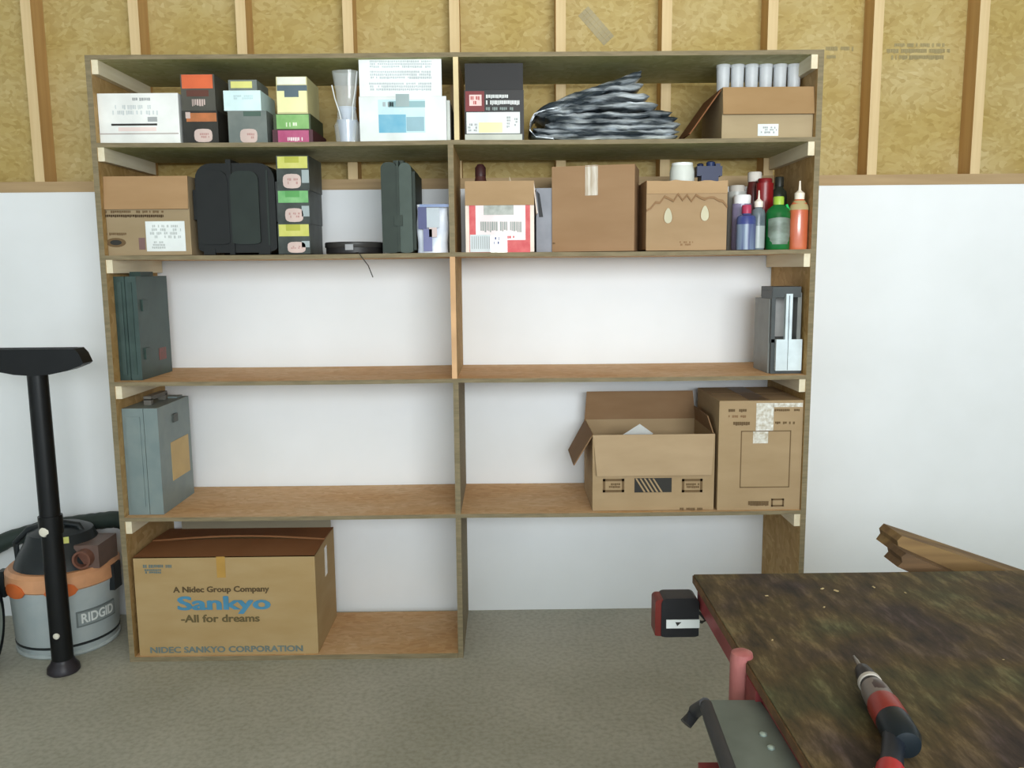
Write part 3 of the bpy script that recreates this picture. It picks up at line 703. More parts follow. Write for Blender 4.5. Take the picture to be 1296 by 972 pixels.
t = thing('white_plastic_jar', 'translucent white tub poking out of the torn carton', 'jar', (c.x, Y2+.07, zc0))
MB().lathe([(.040, 0), (.042, .01), (.043, zt_-.03), (.038, zt_-.012), (.034, zt_-.004), (0, zt_-.002)], 26).build('body', mat('milky_white', (206, 208, 200), .35), t, smooth=True)
MB().lathe([(.037, zt_-.014), (.037, zt_-.001), (.033, zt_), (0, zt_)], 26).build('lid', mat('milky_lid', (224, 226, 222), .3), t, smooth=True)
c = P(895, 214, Y=Y2+.06); zt_ = P(895, 204, Y=Y2+.06).z-zc0
t = thing('blue_clamp_tool', 'dark blue plastic tool heads poking out of the torn carton', 'tool', (c.x+.006, Y2+.07, zc0))
M_NV = plastic('navy_plastic', (22, 32, 66), .4)
MB().box(-.03, .03, -.03, .03, 0, zt_-.05).build('body', M_NV, t, bevel=.006)
MB().box(-.044, .044, -.024, .024, zt_-.052, zt_-.018).build('jaw', M_NV, t, bevel=.008, smooth=True)
MB().lathe([(.014, zt_-.02), (.016, zt_-.004), (.010, zt_), (0, zt_)], 16, Matrix.Translation((.008, 0, 0))).build('knob', plastic('blue_knob', (32, 46, 84), .35), t, smooth=True)
MB().lathe([(.010, zt_-.02), (.012, zt_-.010), (.006, zt_-.006), (0, zt_-.006)], 16, Matrix.Translation((-.028, 0, 0))).build('knob', M_NV, t, smooth=True)
MB().box(.024, .04, -.01, .01, zt_-.02, zt_-.008).build('lug', M_NV, t, bevel=.003)

# bottles
def bottle(name, label, px, pw, py_top, py_sh, Y, m, capm, prof='plain', capw=.5, label_m=None, lab=None, nozzle=False, sy=.8):
    c = P(px, 300, Y=Y); r = pw/2/ (F_PX/((Vector((c.x, Y, c.z))-CAM).dot(_f)))
    H = P(px, py_top, Y=Y).z-ZCc; hs = P(px, py_sh, Y=Y).z-ZCc
    t = thing(name, label, 'bottle', (c.x, Y, ZCc))
    rc = r*capw
    if prof == 'cone': pr = [(r*.94, 0), (r, .006), (r, hs*.80), (r*.86, hs*.90), (rc*1.0, hs), (0, hs)]
    elif prof == 'tube': pr = [(r*.94, 0), (r, .006), (r*.98, hs), (0, hs)]
    else: pr = [(r*.92, 0), (r, .006), (r, hs*.84), (r*.9, hs*.92), (rc*.95, hs*.97), (rc*.9, hs), (0, hs)]
    MB().lathe(pr, 28, sx=1, sy=sy).build('body', m, t, smooth=True)
    if nozzle:
        MB().lathe([(rc*1.05, hs-.001), (rc*1.1, hs+(H-hs)*.32), (rc*.6, hs+(H-hs)*.42), (rc*.3, hs+(H-hs)*.5), (rc*.16, H), (0, H)], 20).build('nozzle_cap', capm, t, smooth=True)
    else:
        MB().lathe([(rc, hs-.001), (rc*1.02, H-.004), (rc*.92, H), (0, H)], 24).build('cap', capm, t, smooth=True)
    if lab and label_m:
        a = P(px, lab[0], Y=Y).z-ZCc; b = P(px, lab[1], Y=Y).z-ZCc
        MB().lathe([(r*1.012, b), (r*1.012, a)], 28, sx=1, sy=sy*1.01).build('label', label_m, t, smooth=True)
    return t
bottle('squeeze_bottle', 'clear squeeze bottle with purple-tinted body and broad white cap, leftmost of the bottles', 938, 25, 247, 258, Y2+.068, mat('violet_clear', (150, 140, 170), .2, alpha=.8), plastic('white_cap', (232, 230, 230), .35), 'tube', .85)
bottle('small_blue_bottle', 'small dark blue bottle with crimson cap, in front of the clear squeeze bottle', 944, 24, 259.5, 270, Y2-.005, plastic('blue_bottle', (62, 70, 128), .2, c2=(90, 104, 140)), plastic('crimson_cap', (168, 56, 84), .35), 'plain', .48, mat('blue_label', (136, 154, 172), .3, c2=(60, 64, 116), scale=12, stretch=(3, 3, .2)), (284, 316))
bottle('nozzle_bottle', 'slim dark bottle with long cream nozzle cap, left of the green bottle', 959, 17, 241, 262, Y2+.005, plastic('slate_bottle', (88, 98, 104), .2, c2=(120, 130, 134)), plastic('cream_cap', (230, 218, 206), .4), 'plain', .58, mat('slate_label', (150, 158, 156), .3), (286, 314), nozzle=True)
bottle('tall_grey_container', 'tall grey-clear container at the back, left of the bottle group', 931, 24, 235, 243, Y2+.14, mat('grey_clear', (166, 166, 160), .3), plastic('grey_white_cap', (186, 180, 172), .4), 'tube', .8)
bottle('white_capped_red_bottle', 'white-capped bottle half hidden behind the dark red one', 953, 20, 218, 230, Y2+.215, plastic('maroon_bottle', (96, 44, 40), .3), plastic('off_white_cap', (216, 208, 198), .4), 'plain', .85)
bottle('dark_red_bottle', 'dark red bottle standing behind the green bottle', 966, 22, 226, 232, Y2+.15, plastic('dark_red', (128, 28, 30), .25), plastic('red_cap', (118, 26, 30), .35), 'tube', .8)
bottle('dark_bottle', 'near-black bottle at the back, right of the dark red bottle', 984, 20, 224, 236, Y2+.16, plastic('near_black', (40, 44, 36), .3), plastic('black_cap', (38, 38, 32), .4), 'plain', .55)
t = bottle('green_bottle', 'glossy green bottle with grey label and lime cap', 984, 31, 249, 259, Y2+.02, plastic('green_bottle', (20, 84, 40), .16, c2=(30, 112, 54)), plastic('lime_cap', (150, 182, 66), .35), 'cone', .42)
c = t.location; Yg = Y2-.012
MB().lathe([(.0432, .018), (.0436, .05), (.0436, .105), (.040, .128)], 28, sx=.98, sy=.80).build('label', mat('bottle_label', (132, 146, 134), .4, c2=(84, 92, 78), scale=14, stretch=(1, 1, 2)), t, smooth=True)
MB().tube([(.039, -.006, .008), (.040, -.008, .08), (.040, -.008, .125), (.026, -.006, .155)], .0042, 8).build('edge_glint', plastic('glint_green', (44, 182, 92), .15), t, smooth=True)  # bright strip paints in the highlight down the bottle's right edge
t = bottle('orange_bottle', 'orange squeeze bottle with tapered cream nozzle, rightmost of the bottles', 1010, 23, 229, 252, Y2+.01, mat('orange_liquid', (196, 92, 58), .18, c2=(212, 118, 80), scale=6, spec=.7), plastic('nozzle_cream', (234, 222, 204), .4), 'cone', .5, nozzle=True)
MB().lathe([(.0335*.98, .135), (.0312, .1475), (.0200, .1665), (.0175, .1665)], 26, sy=.82).build('clear_shoulder', mat('amber_clear', (176, 160, 116), .2), t, smooth=True)

# --- third shelf
def standing_case(name, label, px0, px1, py0, Y, zb, depth, m, m2, group=None, tilt=0):
    x0, x1, zt = geom(px0, px1, py0, Y, zb, py0+130)
    t = thing(name, label, 'tool case', ((x0+x1)/2, Y+depth/2, zb), tilt); w = (x1-x0)/2; h = zt-zb; d = depth/2
    # two half shells meeting in a seam, seen end-on
    MB().box(-w, -.002, -d, d, 0, h).build('half_shell', m, t, bevel=.012, seg=3, smooth=True)
    MB().box(.002, w, -d, d, 0, h).build('half_shell', m2, t, bevel=.012, seg=3, smooth=True)
    MB().box(-.006, .006, -d+.004, d-.004, .004, h-.003).build('seam', m, t)
    return t, w, d, h
M_TG = plastic('teal_case', (50, 66, 62), .4, c2=(62, 80, 74)); M_TG2 = plastic('teal_case_light', (58, 74, 70), .4)
t, w, d, h = standing_case('green_tool_case', 'dark teal-green tool case standing at the left end of the third shelf', 134, 176, 350, -.39, ZD, .27, M_TG, M_TG2, tilt=0)
MB().box(-w+.012, -.012, -d-.004, -d+.004, .02, h-.02).build('end_rib', M_TG2, t, bevel=.003)
MB().box(.010, w-.016, -d-.003, -d+.004, .02, h-.02).build('end_rib', M_TG, t, bevel=.003)
for zz in (.25, .72): MB().box(w-.002, w+.006, -d+.03, -d+.07, h*zz-.02, h*zz+.02).build('latch', M_TG, t, bevel=.002)
MB().box(w-.001, w+.0012, .02, .085, .055, .100).build('red_logo', mat('dull_red', (132, 72, 66), .5, c2=(104, 70, 62), scale=60), t)
MB().box(-.02, .02, -.05, .06, h-.002, h+.016).build('handle', M_TG, t, bevel=.006)

M_SV = plastic('silver_plastic', (206, 218, 222), .35); M_DG = plastic('dark_grey_plastic', (66, 70, 70), .45); M_MG = plastic('mid_grey_shell', (116, 118, 114), .4)
Y3 = -.40
x0, x1, zt = geom(976, 1019, 363, Y3, ZD, 474)
t = thing('silver_case', 'narrow silver and grey plastic case with an open carrying handle, right end of third shelf', 'case', ((x0+x1)/2, Y3+.1, ZD)); w = (x1-x0)/2; h = zt-ZD
MB().box(-w+.006, w, -.085, .1, 0, h*.40).build('lower_shell', M_DG, t, bevel=.010, smooth=True)
MB().box(-w, -w+.02, -.07, .1, 0, h*.86).build('left_wing', M_MG, t, bevel=.008, smooth=True)
MB().box(-w+.004, -w+.018, -.085, .04, h*.36, h*.95).build('left_frame', M_DG, t, bevel=.005, smooth=True)
MB().box(w-.020, w-.006, -.085, .04, h*.36, h*.93).build('right_frame', M_MG, t, bevel=.005, smooth=True)
MB().box(-w+.006, w-.010, -.088, .05, h*.88, h).build('top_grip', M_DG, t, bevel=.010, smooth=True)
MB().box(-w+.016, w-.016, .035, .045, h*.4, h*.88).build('window_back', plastic('pale_window', (200, 198, 194), .4), t)
MB().box(-w+.020, w-.004, -.1, -.08, .012, h*.40).build('front_plate', M_SV, t, bevel=.003)
MB().box(-.007, .016, -.098, -.078, h*.38, h*.92).build('front_column', M_SV, t, bevel=.003)
MB().box(.003, .0045, -.1008, -.098, .014, h*.9).build('front_groove', M_DG, t)

# --- fourth shelf
M_GR = plastic('grey_case', (120, 134, 134), .4, c2=(130, 142, 140)); M_GR2 = plastic('grey_case_side', (122, 126, 118), .45)
x0, x1, zt = geom(158, 203, 517, -.40, ZE, 648)
t = thing('grey_tool_case', 'grey moulded tool case with tan label, left end of the fourth shelf', 'tool case', ((x0+x1)/2, -.40+.15, ZE)); w = (x1-x0)/2; h = zt-ZE; d = .15
MB().box(-w, .012, -d, d, 0, h).build('half_shell', M_GR, t, bevel=.014, seg=3, smooth=True)
MB().box(.014, w, -d, d, 0, h).build('half_shell', M_GR, t, bevel=.012, seg=3, smooth=True)
MB().box(.008, .018, -d+.004, d-.004, .004, h-.003).build('seam', M_GR2, t)
MB().box(-w+.012, .0, -d-.003, -d+.004, .03, h-.03).build('end_rib', M_GR, t, bevel=.003)
MB().box(w-.001, w+.0015, -d+.10, d-.03, .10, .245).build('tan_label', mat('tan_label', (206, 178, 122), .6, c2=(196, 168, 116), scale=12), t)
mb = MB(); mb.box(-.015, .012, -.075, -.055, h-.004, h+.022).box(-.015, .012, .055, .075, h-.004, h+.022).box(-.015, .012, -.075, .075, h+.018, h+.032)
mb.build('handle', plastic('grey_handle', (104, 100, 92), .5), t, bevel=.004)
MB().box(w-.001, w+.006, -.02, .02, h-.075, h-.045).build('latch', plastic('dark_latch', (78, 82, 78), .5), t, bevel=.002)
MB().box(-w+.02, w-.02, d-.06, d-.01, h-.004, h+.006).build('corner_lug', M_GR, t, bevel=.003)

YC = -.415
x0, x1, zt = geom(750, 904, 550, YC, ZE, 652)
t = thing('open_moving_carton', 'open brown carton with flaps out and a striped black logo, fourth shelf right bay', 'box', ((x0+x1)/2, YC+.16, ZE)); w = (x1-x0)/2; h = zt-ZE
C4 = card('card_sand', (184, 156, 118)); C4b = card('card_sand_light', (192, 164, 128)); C4i = card('card_in', (150, 116, 82))
hollow(t, w, .16, h, C4)
flap(t, 'front', w-.002, .16, h, .148, PI-.10, C4b, taper=.012, label='front flap folded down over the face')
flap(t, 'back', w, .16, h, .11, .12, C4i, taper=.01, label='back flap standing up')
flap(t, 'left', w, .15, h, .135, 2.62, C4i, taper=.02, label='left flap folded outwards')
flap(t, 'right', w, .14, h, .06, -.25, C4i, taper=.03)
zlog = (605, 622)
Yl = YC
patch(t, 'logo_block', 803, 850, 605, 623, Yl, M_INK)
mb = MB(); L = t.location
for i in range(5):
    px = 804+i*5.4; a = P(px, 605.5, Y=YC); b = P(px+2.2, 605.5, Y=YC); c = P(px+13, 622.5, Y=YC); e = P(px+10.5, 622.5, Y=YC)
    pts = [(q.x-L.x, q.z-L.z) for q in (a, b, c, e)]
    mb.prism(pts, YC-.002-L.y, YC-.001-L.y, 'Y')
mb.build('logo_stripes', C4, t)
def outline(t, x0, x1, y0, y1, Y, m, th=1.2, name='printed_frame'):
    mb = MB(); L = t.location
    for a0, a1, b0, b1 in ((x0, x1, y0, y0+th), (x0, x1, y1-th, y1), (x0, x0+th, y0, y1), (x1-th, x1, y0, y1)):
        a = P(a0, (y0+y1)/2, Y=Y); b = P(a1, (y0+y1)/2, Y=Y); c = P((x0+x1)/2, b0, Y=Y); d_ = P((x0+x1)/2, b1, Y=Y)
        mb.box(a.x-L.x, b.x-L.x, Y-.0014-L.y, Y+.0004-L.y, d_.z-L.z, c.z-L.z)
    return mb.build(name, m, t)
outline(t, 763, 790, 606, 623, YC, M_INKB, 3); lines(t, 'printed_text', 770, 785, 611, 618, YC, M_INKB, rows=2, seed=101)
outline(t, 863, 889, 606, 623, YC, M_INKB, 3); lines(t, 'printed_text', 868, 885, 611, 618, YC, M_INKB, rows=2, seed=102)
lines(t, 'printed_text', 858, 893, 642, 646, YC, M_INKB, seed=103, fill=.7)
c0 = P(803, 540, Y=YC+.12)
t2 = MB().prism([(-.055, -.0), (.05, -.02), (.065, .012), (.012, .058)], -.0008, .0008, 'Y', Matrix.Rotation(.5, 4, 'X')).build('white_paper', M_WHITE)
t2.location = (c0.x, YC+.10, P(803, 552, Y=YC+.10).z)
tag(t2, 'folded white paper sticking up inside the striped-logo carton', 'paper')
MB().box(-.05, .05, -.001, .0, -t2.location.z+ZE+.004, .0).build('paper_sheet', M_WHITE, t2)

YD = -.425
t = solid('wardrobe_carton', 'large closed brown carton with shiny tape and a printed square, far right fourth shelf', 'box', 909, 1019, 507, YD, ZE, .34, C4, part='carton_body', bevel=.003, pyb=650)
M_TP = mat('crinkled_tape', (192, 180, 158), .15, c2=(236, 234, 226), scale=70, bump=.6, spec=.9, coat=.6)
patch(t, 'tape', 957, 979, 510, 545, YD, M_TP, label='crinkled shiny clear tape'); patch(t, 'tape', 953, 972, 545, 561, YD, M_TP); patch(t, 'tape', 979, 1016, 510, 515, YD, M_TP)
hh = t['h']; ww = t['w']
MB().box(-.04, .03, -.17, .17, hh-.0006, hh+.0012).build('tape', mat('dull_tape', (120, 96, 70), .3), t); MB().box(-ww+.01, ww-.01, -.0015, .0015, hh-.0005, hh+.0018).build('lid_seam', M_INKB, t)
outline(t, 937, 1000, 545, 617, YD, M_INKB, 1.1)
lines(t, 'printed_text', 920, 947, 517, 522, YD, M_INKB, seed=111); lines(t, 'printed_text', 980, 1012, 517, 521, YD, M_INKB, seed=112)
lines(t, 'printed_text', 928, 950, 533, 539, YD, M_INKB, seed=113); lines(t, 'printed_text', 981, 1006, 533, 537, YD, M_INKB, seed=114); lines(t, 'printed_text', 922, 944, 525, 529, YD, C4i, seed=115)
lines(t, 'printed_text', 947, 973, 633, 641, YD, M_INKB, seed=116, fill=.95); outline(t, 976, 992, 631, 641, YD, M_INKB, 2)

# --- floor carton
YS = -.425
x0, x1, zt = geom(172, 400, 703, YS, T, 833)
t = thing('printed_carton', 'big yellow-brown cardboard box lettered Sankyo in blue, on the bottom board', 'box', ((x0+x1)/2+.002, YS+.17, T+.0002)); w = (x1-x0)/2; h = zt-T; d = .17
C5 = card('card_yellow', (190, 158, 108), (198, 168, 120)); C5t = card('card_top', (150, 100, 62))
MB().box(-w, w, -d, d, 0, h-.004).build('carton_body', C5, t, bevel=.002)
fl = []
for side in (-1, 1):
    mb = MB(); rings = []; n = 16
    for i in range(n+1):
        x = -w+2*w*i/n; u = i/n; bulge = .016*math.sin(PI*u)
        fy = 0.002*side
        y_e = side*d
        a = mb.bm.verts.new((x, y_e, h-.004)); b = mb.bm.verts.new((x, fy, h-.004+.004+(.0 if side < 0 else .004)+bulge*(.5 if side < 0 else 1)))
        c = mb.bm.verts.new((x, fy, h-.004+.0+(.0 if side < 0 else .001)+bulge*(.5 if side < 0 else 1))); e = mb.bm.verts.new((x, y_e, h-.0075))
        rings.append((a, b, c, e))
    for A, B in zip(rings, rings[1:]):
        for k in range(4): mb.bm.faces.new((A[k], A[(k+1) % 4], B[(k+1) % 4], B[k]))
    mb.bm.faces.new(rings[0]); mb.bm.faces.new(rings[-1][::-1])
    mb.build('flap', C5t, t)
MB().box(P(274, 715, Y=YS).x-t.location.x, P(285, 715, Y=YS).x-t.location.x, -d-.0012, -d+.0005, P(280, 731, Y=YS).z-T, h-.004).build('tape', mat('tan_tape', (176, 136, 66), .4), t)
def lp(px, py): q = P(px, py, Y=YS); return (q.x-t.location.x, -d-.0008, q.z-t.location.z)
def wpx(a, b): return P(b, 770, Y=YS).x-P(a, 770, Y=YS).x
text(t, 'printed_text', 'Sankyo', .072, lp(283.5, 764), mat('sankyo_blue', (70, 128, 158), .6), bold=.0008, width=wpx(225, 341), fat=.0032)
text(t, 'printed_text', 'A Nidec Group Company', .030, lp(280, 746), mat('brown_black_ink', (88, 70, 44), .7), bold=.0004, width=wpx(220, 341), fat=.0008)
text(t, 'printed_text', '-All for dreams', .040, lp(279, 783), mat('brown_ink2', (98, 84, 52), .7), bold=.0003, width=wpx(230, 329), fat=.0012)
text(t, 'printed_text', 'NIDEC SANKYO CORPORATION', .032, lp(287, 822), mat('blue_grey_ink3', (104, 116, 112), .7), bold=.0003, width=wpx(190, 384), fat=.0010)
lines(t, 'printed_text', 181, 217, 714, 719, YS, M_BLUEG, seed=121); lines(t, 'printed_text', 182, 204, 720, 726, YS, M_BLUEG, rows=2, seed=122)
mb = MB(); n = 14
bt_ = [(-w+.05+(2*w-.06)*i/n, h-.006) for i in range(n+1)]; tp2 = [(x, h+.040-.010*math.sin(PI*i/n)) for i, (x, z) in enumerate(bt_)]
mb.prism(bt_+tp2[::-1], d-.004, d-.001, 'Y'); mb.build('flap', card('card_grey_back', (158, 148, 124)), t)['label'] = 'back flap standing up under the shelf'
MB().box(w-.001, w+.001, -.01, .03, h*.62, h*.92).build('side_tape', M_GLOSSTAPE, t)

# ------------------------------------------------------------------ shop vacuum
cv = P(87, 790, Y=-.235)
v = thing('shop_vacuum', 'grey drum shop vacuum with orange band and black lid, left of the shelves', 'vacuum', (cv.x, -.235, 0))
M_DR = plastic('drum_grey', (172, 182, 184), .4, c2=(182, 190, 190)); M_VO = plastic('vac_orange', (206, 150, 110), .4); M_VB = plastic('vac_black', (38, 42, 44), .35)
R0 = .188
MB().lathe([(R0*.90, .012), (R0*.94, .02), (R0*.95, .045), (R0*.96, .05), (R0*1.0, .23), (R0*1.02, .26), (0, .26)], 48).build('drum', M_DR, v, smooth=True)
MB().lathe([(R0*.92, 0), (R0*.965, .008), (R0*.965, .016), (R0*.93, .02)], 48).build('base_ring', plastic('ring_pale', (176, 184, 184), .4), v, smooth=True)
MB().lathe([(R0*.957, .038), (R0*.967, .040), (R0*.967, .046), (R0*.957, .048)], 48).build('groove_band', M_VB, v, smooth=True)
MB().lathe([(R0*1.03, .258), (R0*1.06, .264), (R0*1.05, .312), (R0*.98, .325), (0, .325)], 48).build('orange_band', M_VO, v, smooth=True)
MB().lathe([(R0*.90, .322), (R0*.86, .345), (R0*.78, .375), (R0*.66, .415), (R0*.60, .445), (R0*.42, .462), (0, .466)], 40).build('motor_head', M_VB, v, smooth=True)
MB().lathe([(.030, .0), (.034, .004), (.034, .05), (.026, .05), (.026, .02), (0, .02)], 24, Matrix.Translation((R0*.72, -R0*.42, .365)) @ Matrix.Rotation(PI/2, 4, 'X')).build('hose_port', plastic('port_brown', (122, 84, 70), .4), v, smooth=True)
MB().box(R0*.50, R0*.98, -R0*.5, R0*.3, .322, .41).build('port_block', plastic('port_grey', (112, 92, 84), .45), v, bevel=.02, smooth=True)
mb = MB().tube([(-.16, -.02, .33), (-.165, -.02, .40), (-.11, -.02, .455), (0, -.02, .482), (.08, -.02, .468), (.105, -.02, .42)], .012, 10)
mb.build('carry_handle', M_VB, v, smooth=True)
q = Matrix.Translation((.0525, -.1085, .4335)) @ Matrix.Rotation(.45, 4, 'Z') @ Matrix.Rotation(1.18, 4, 'X')
MB().box(-.03, .03, -.012, .012, 0, .0015, q).build('lid_label', mat('yellow_sticker', (214, 214, 120), .5), v)
MB().box(-R0*1.09, -R0*.96, -.09, -.05, .21, .31).build('latch', M_VB, v, bevel=.004); MB().box(R0*.96, R0*1.09, -.03, .03, .21, .31).build('latch', M_VB, v, bevel=.004)
# orange side accents
for a in (-.5, .42):
    mb = MB(); n = 10; rows = []
    for i in range(n+1):
        aa = a-.28+.56*i/n; e = math.sqrt(max(0, 1-((i/n-.5)*2)**2))
        rows.append([(math.sin(aa)*R0*1.055, -math.cos(aa)*R0*1.055, .262-.022*e), (math.sin(aa)*R0*1.055, -math.cos(aa)*R0*1.055, .262+.03*e+.001), (math.sin(aa)*R0*1.08, -math.cos(aa)*R0*1.08, .262+.03*e+.001), (math.sin(aa)*R0*1.08, -math.cos(aa)*R0*1.08, .262-.022*e)])
    V = [[mb.bm.verts.new(p) for p in r_] for r_ in rows]
    for A, B in zip(V, V[1:]):
        for k in range(4): mb.bm.faces.new((A[k], A[(k+1) % 4], B[(k+1) % 4], B[k]))
    mb.build('orange_lobe', plastic('deep_orange', (206, 106, 54), .35), v, smooth=True)
# curved name plate
def curved_plate(a0, a1, z0, z1, r, th, name, m, tilt=0.0):
    mb = MB(); n = 12; V = []
    for i in range(n+1):
        u = i/n; a = a0+(a1-a0)*u; dz = tilt*u
        V.append([mb.bm.verts.new((math.sin(a)*rr_, -math.cos(a)*rr_, z+dz)) for rr_, z in ((r, z0), (r, z1), (r+th, z1), (r+th, z0))])
    for A, B in zip(V, V[1:]):
        for k in range(4): mb.bm.faces.new((A[k], A[(k+1) % 4], B[(k+1) % 4], B[k]))
    mb.bm.faces.new(V[0]); mb.bm.faces.new(V[-1][::-1]); return mb.build(name, m, v)
curved_plate(.64, 1.50, .112, .172, R0*.985, .005, 'name_plate', plastic('plate_grey', (108, 116, 116), .4))
curved_plate(.67, 1.47, .118, .166, R0*.985, .0062, 'name_plate_field', plastic('plate_mid', (136, 144, 144), .4))
rt_ = text(v, 'plate_lettering', 'RIDGID', .050, (0, 0, 0), M_WHITE2, rot=(0, 0, 0), bold=.0012, width=.128)
for q_ in rt_.data.vertices:  # wrap the letters round the drum
    a = 1.07+q_.co.x/(R0*.98)*1.0; q_.co = Vector((math.sin(a)*(R0*.985+.007+q_.co.z), -math.cos(a)*(R0*.985+.007+q_.co.z), .142+q_.co.y))
# hose: separate coil behind
hp = [P(px, py, Y=Y) for px, py, Y in ((-60, 740, -.12), (-30, 705, -.09), (10, 683, -.07), (60, 668, -.055), (110, 661, -.05), (146, 657, -.05), (166, 662, -.06))]
hp = [Vector(p) for p in hp]
pts = []
for i in range(len(hp)-1):
    for k in range(6): pts.append(hp[i].lerp(hp[i+1], k/6))
pts.append(hp[-1])
pts = [pts[0]+Vector((-.06, -.0, -.30)), pts[0]+Vector((-.05, 0, -.15))]+pts
rs = [.033+.0018*(i % 2) for i in range(len(pts))]
x_end = pts[-1]
hose = MB().tube(pts, rs, 14).build('vacuum_hose', plastic('hose_black', (48, 58, 54), .5), smooth=True)
tag(hose, 'thick black hose arching along the wall behind the shop vacuum', 'hose')

# wand with floor nozzle, upside down
b0 = P(80, 838, Y=-.50); b0 = Vector((b0.x, -.50, 0))
tp_ = P(47, 470, Y=-.47)
wnd = thing('vacuum_wand', 'black vacuum wand standing upright with its wide floor nozzle on top', 'wand', (b0.x, b0.y, 0))
top_l = Vector((tp_.x-b0.x, .03, tp_.z)); M_WB = plastic('wand_black', (16, 17, 18), .4)
MB().tube([(0, 0, .03), tuple(top_l*.5), tuple(top_l)], [.036, .034, .033], 20).build('pipe', M_WB, wnd, smooth=True)
MB().lathe([(.050, 0), (.055, .006), (.053, .022), (.041, .038), (.037, .05)], 24).build('foot_cuff', plastic('cuff_black', (44, 40, 44), .35), wnd, smooth=True)
MB().tube([tuple(top_l*.47), tuple(top_l*.53)], .0395, 20).build('joint_collar', M_WB, wnd, smooth=True)
hn = [(-.18, .072), (.150, .072), (.165, .055), (.178, .022), (.168, .014), (.12, -.004), (.06, -.016), (0, -.020), (-.06, -.016), (-.14, .0), (-.19, .02)]
q = Matrix.Translation(top_l+Vector((0, 0, .008)))
mb = MB().prism(hn, -.034, .034, 'Y', q); mb.build('floor_nozzle', M_WB, wnd, bevel=.008, smooth=True)
MB().box(-.17, .14, -.012, .012, .071, .074, q).build('suction_slot', plastic('slot_black', (12, 12, 12), .6), wnd)
for f_, r_ in ((.484, .017), (.135, .011)):
    c = top_l*f_
    MB().lathe([(r_, 0), (r_, .006), (r_*.6, .009), (0, .009)], 16, Matrix.Translation((c.x+(-.006 if f_ > .4 else .004), c.y-.032, c.z)) @ Matrix.Rotation(PI/2, 4, 'X')).build('button', mat('cream_button', (222, 216, 200), .4), wnd, smooth=True)['label'] = 'cream button'

# wheel cut off by the left edge
cw = P(3, 780, Y=-.44)
wh = thing('rubber_tyre', 'black tyre with pale rim at the left edge, in front of the vacuum', 'wheel', (cw.x-.052, -.49, .0), rz=1.83)
Rw = .165
q = Matrix.Translation((0, 0, Rw)) @ Matrix.Rotation(PI/2, 4, 'X')
MB().lathe([(Rw*.72, -.03), (Rw*.92, -.036), (Rw, -.022), (Rw, .022), (Rw*.92, .036), (Rw*.72, .03)], 40, q).build('tyre', plastic('tyre_black', (22, 22, 24), .6), wh, smooth=True)
MB().lathe([(0, -.030), (Rw*.30, -.034), (Rw*.68, -.036), (Rw*.73, -.037), (Rw*.73, .037), (Rw*.68, .036), (Rw*.3, .034), (0, .030)], 40, q).build('rim', plastic('rim_grey', (176, 184, 176), .4), wh, smooth=True)
MB().lathe([(0, -.042), (.022, -.040), (.022, .040), (0, .042)], 20, q).build('hub', M_VB, wh, smooth=True)

# ------------------------------------------------------------------ workbench
def mk_bench():
    m = bpy.data.materials.new('bench_top'); m.use_nodes = True; nt = m.node_tree; N = nt.nodes; L = nt.links
    b = N['Principled BSDF']; b.inputs['Roughness'].default_value = .62; b.inputs['Specular IOR Level'].default_value = .3
    tc = N.new('ShaderNodeTexCoord'); mp = N.new('ShaderNodeMapping'); mp.inputs['Rotation'].default_value = (0, 0, .35); mp.inputs['Scale'].default_value = (3.2, .8, 1)
    L.new(tc.outputs['Object'], mp.inputs['Vector'])
    a = N.new('ShaderNodeTexNoise'); a.inputs['Scale'].default_value = 14; a.inputs['Detail'].default_value = 7; a.inputs['Roughness'].default_value = .68; L.new(mp.outputs[0], a.inputs['Vector'])
    r = N.new('ShaderNodeValToRGB'); r.color_ramp.elements[0].position = .33; r.color_ramp.elements[1].position = .70
    r.color_ramp.elements[0].color = lin((52, 49, 40)); r.color_ramp.elements[1].color = lin((124, 116, 96)); k = r.color_ramp.elements.new(.52); k.color = lin((82, 75, 58))
    L.new(a.outputs[0], r.inputs[0])
    c = N.new('ShaderNodeTexNoise'); c.inputs['Scale'].default_value = 5; c.inputs['Detail'].default_value = 3; L.new(tc.outputs['Object'], c.inputs['Vector'])
    r2 = N.new('ShaderNodeValToRGB'); r2.color_ramp.elements[0].position = .36; r2.color_ramp.elements[1].position = .66
    r2.color_ramp.elements[0].color = lin((196, 178, 206)); r2.color_ramp.elements[1].color = lin((222, 244, 214)); k2 = r2.color_ramp.elements.new(.5); k2.color = lin((255, 232, 200)); L.new(c.outputs[0], r2.inputs[0])
    mu = N.new('ShaderNodeMixRGB'); mu.blend_type = 'MULTIPLY'; mu.inputs[0].default_value = 1; L.new(r.outputs[0], mu.inputs[1]); L.new(r2.outputs[0], mu.inputs[2])
    L.new(mu.outputs[0], b.inputs['Base Color'])
    bp = N.new('ShaderNodeBump'); bp.inputs['Strength'].default_value = .4; bp.inputs['Distance'].default_value = .002; L.new(a.outputs[0], bp.inputs['Height']); L.new(bp.outputs[0], b.inputs['Normal'])
    return m
ZT = .80
A = P(878, 727, Z=ZT); B = P(1030, 972, Z=ZT); Cc = P(1296, 718, Z=ZT)
bx0 = A.x; by1 = A.y
bench = thing('workbench', 'low workbench with dark stained wooden top and red steel frame, front right', 'workbench', (bx0, by1, 0))
bl, bw = 1.35, 1.5
M_BT = mk_bench(); M_RS = mat('red_steel', (150, 62, 64), .5, c2=(122, 48, 50), scale=9, spec=.5); M_BE = mat('bench_edge', (116, 84, 52), .7, c2=(90, 66, 42), scale=30)
mb = MB().box(.0, bw, -bl, 0, ZT-.016, ZT); mb.build('bench_top', M_BT, bench, bevel=.002)
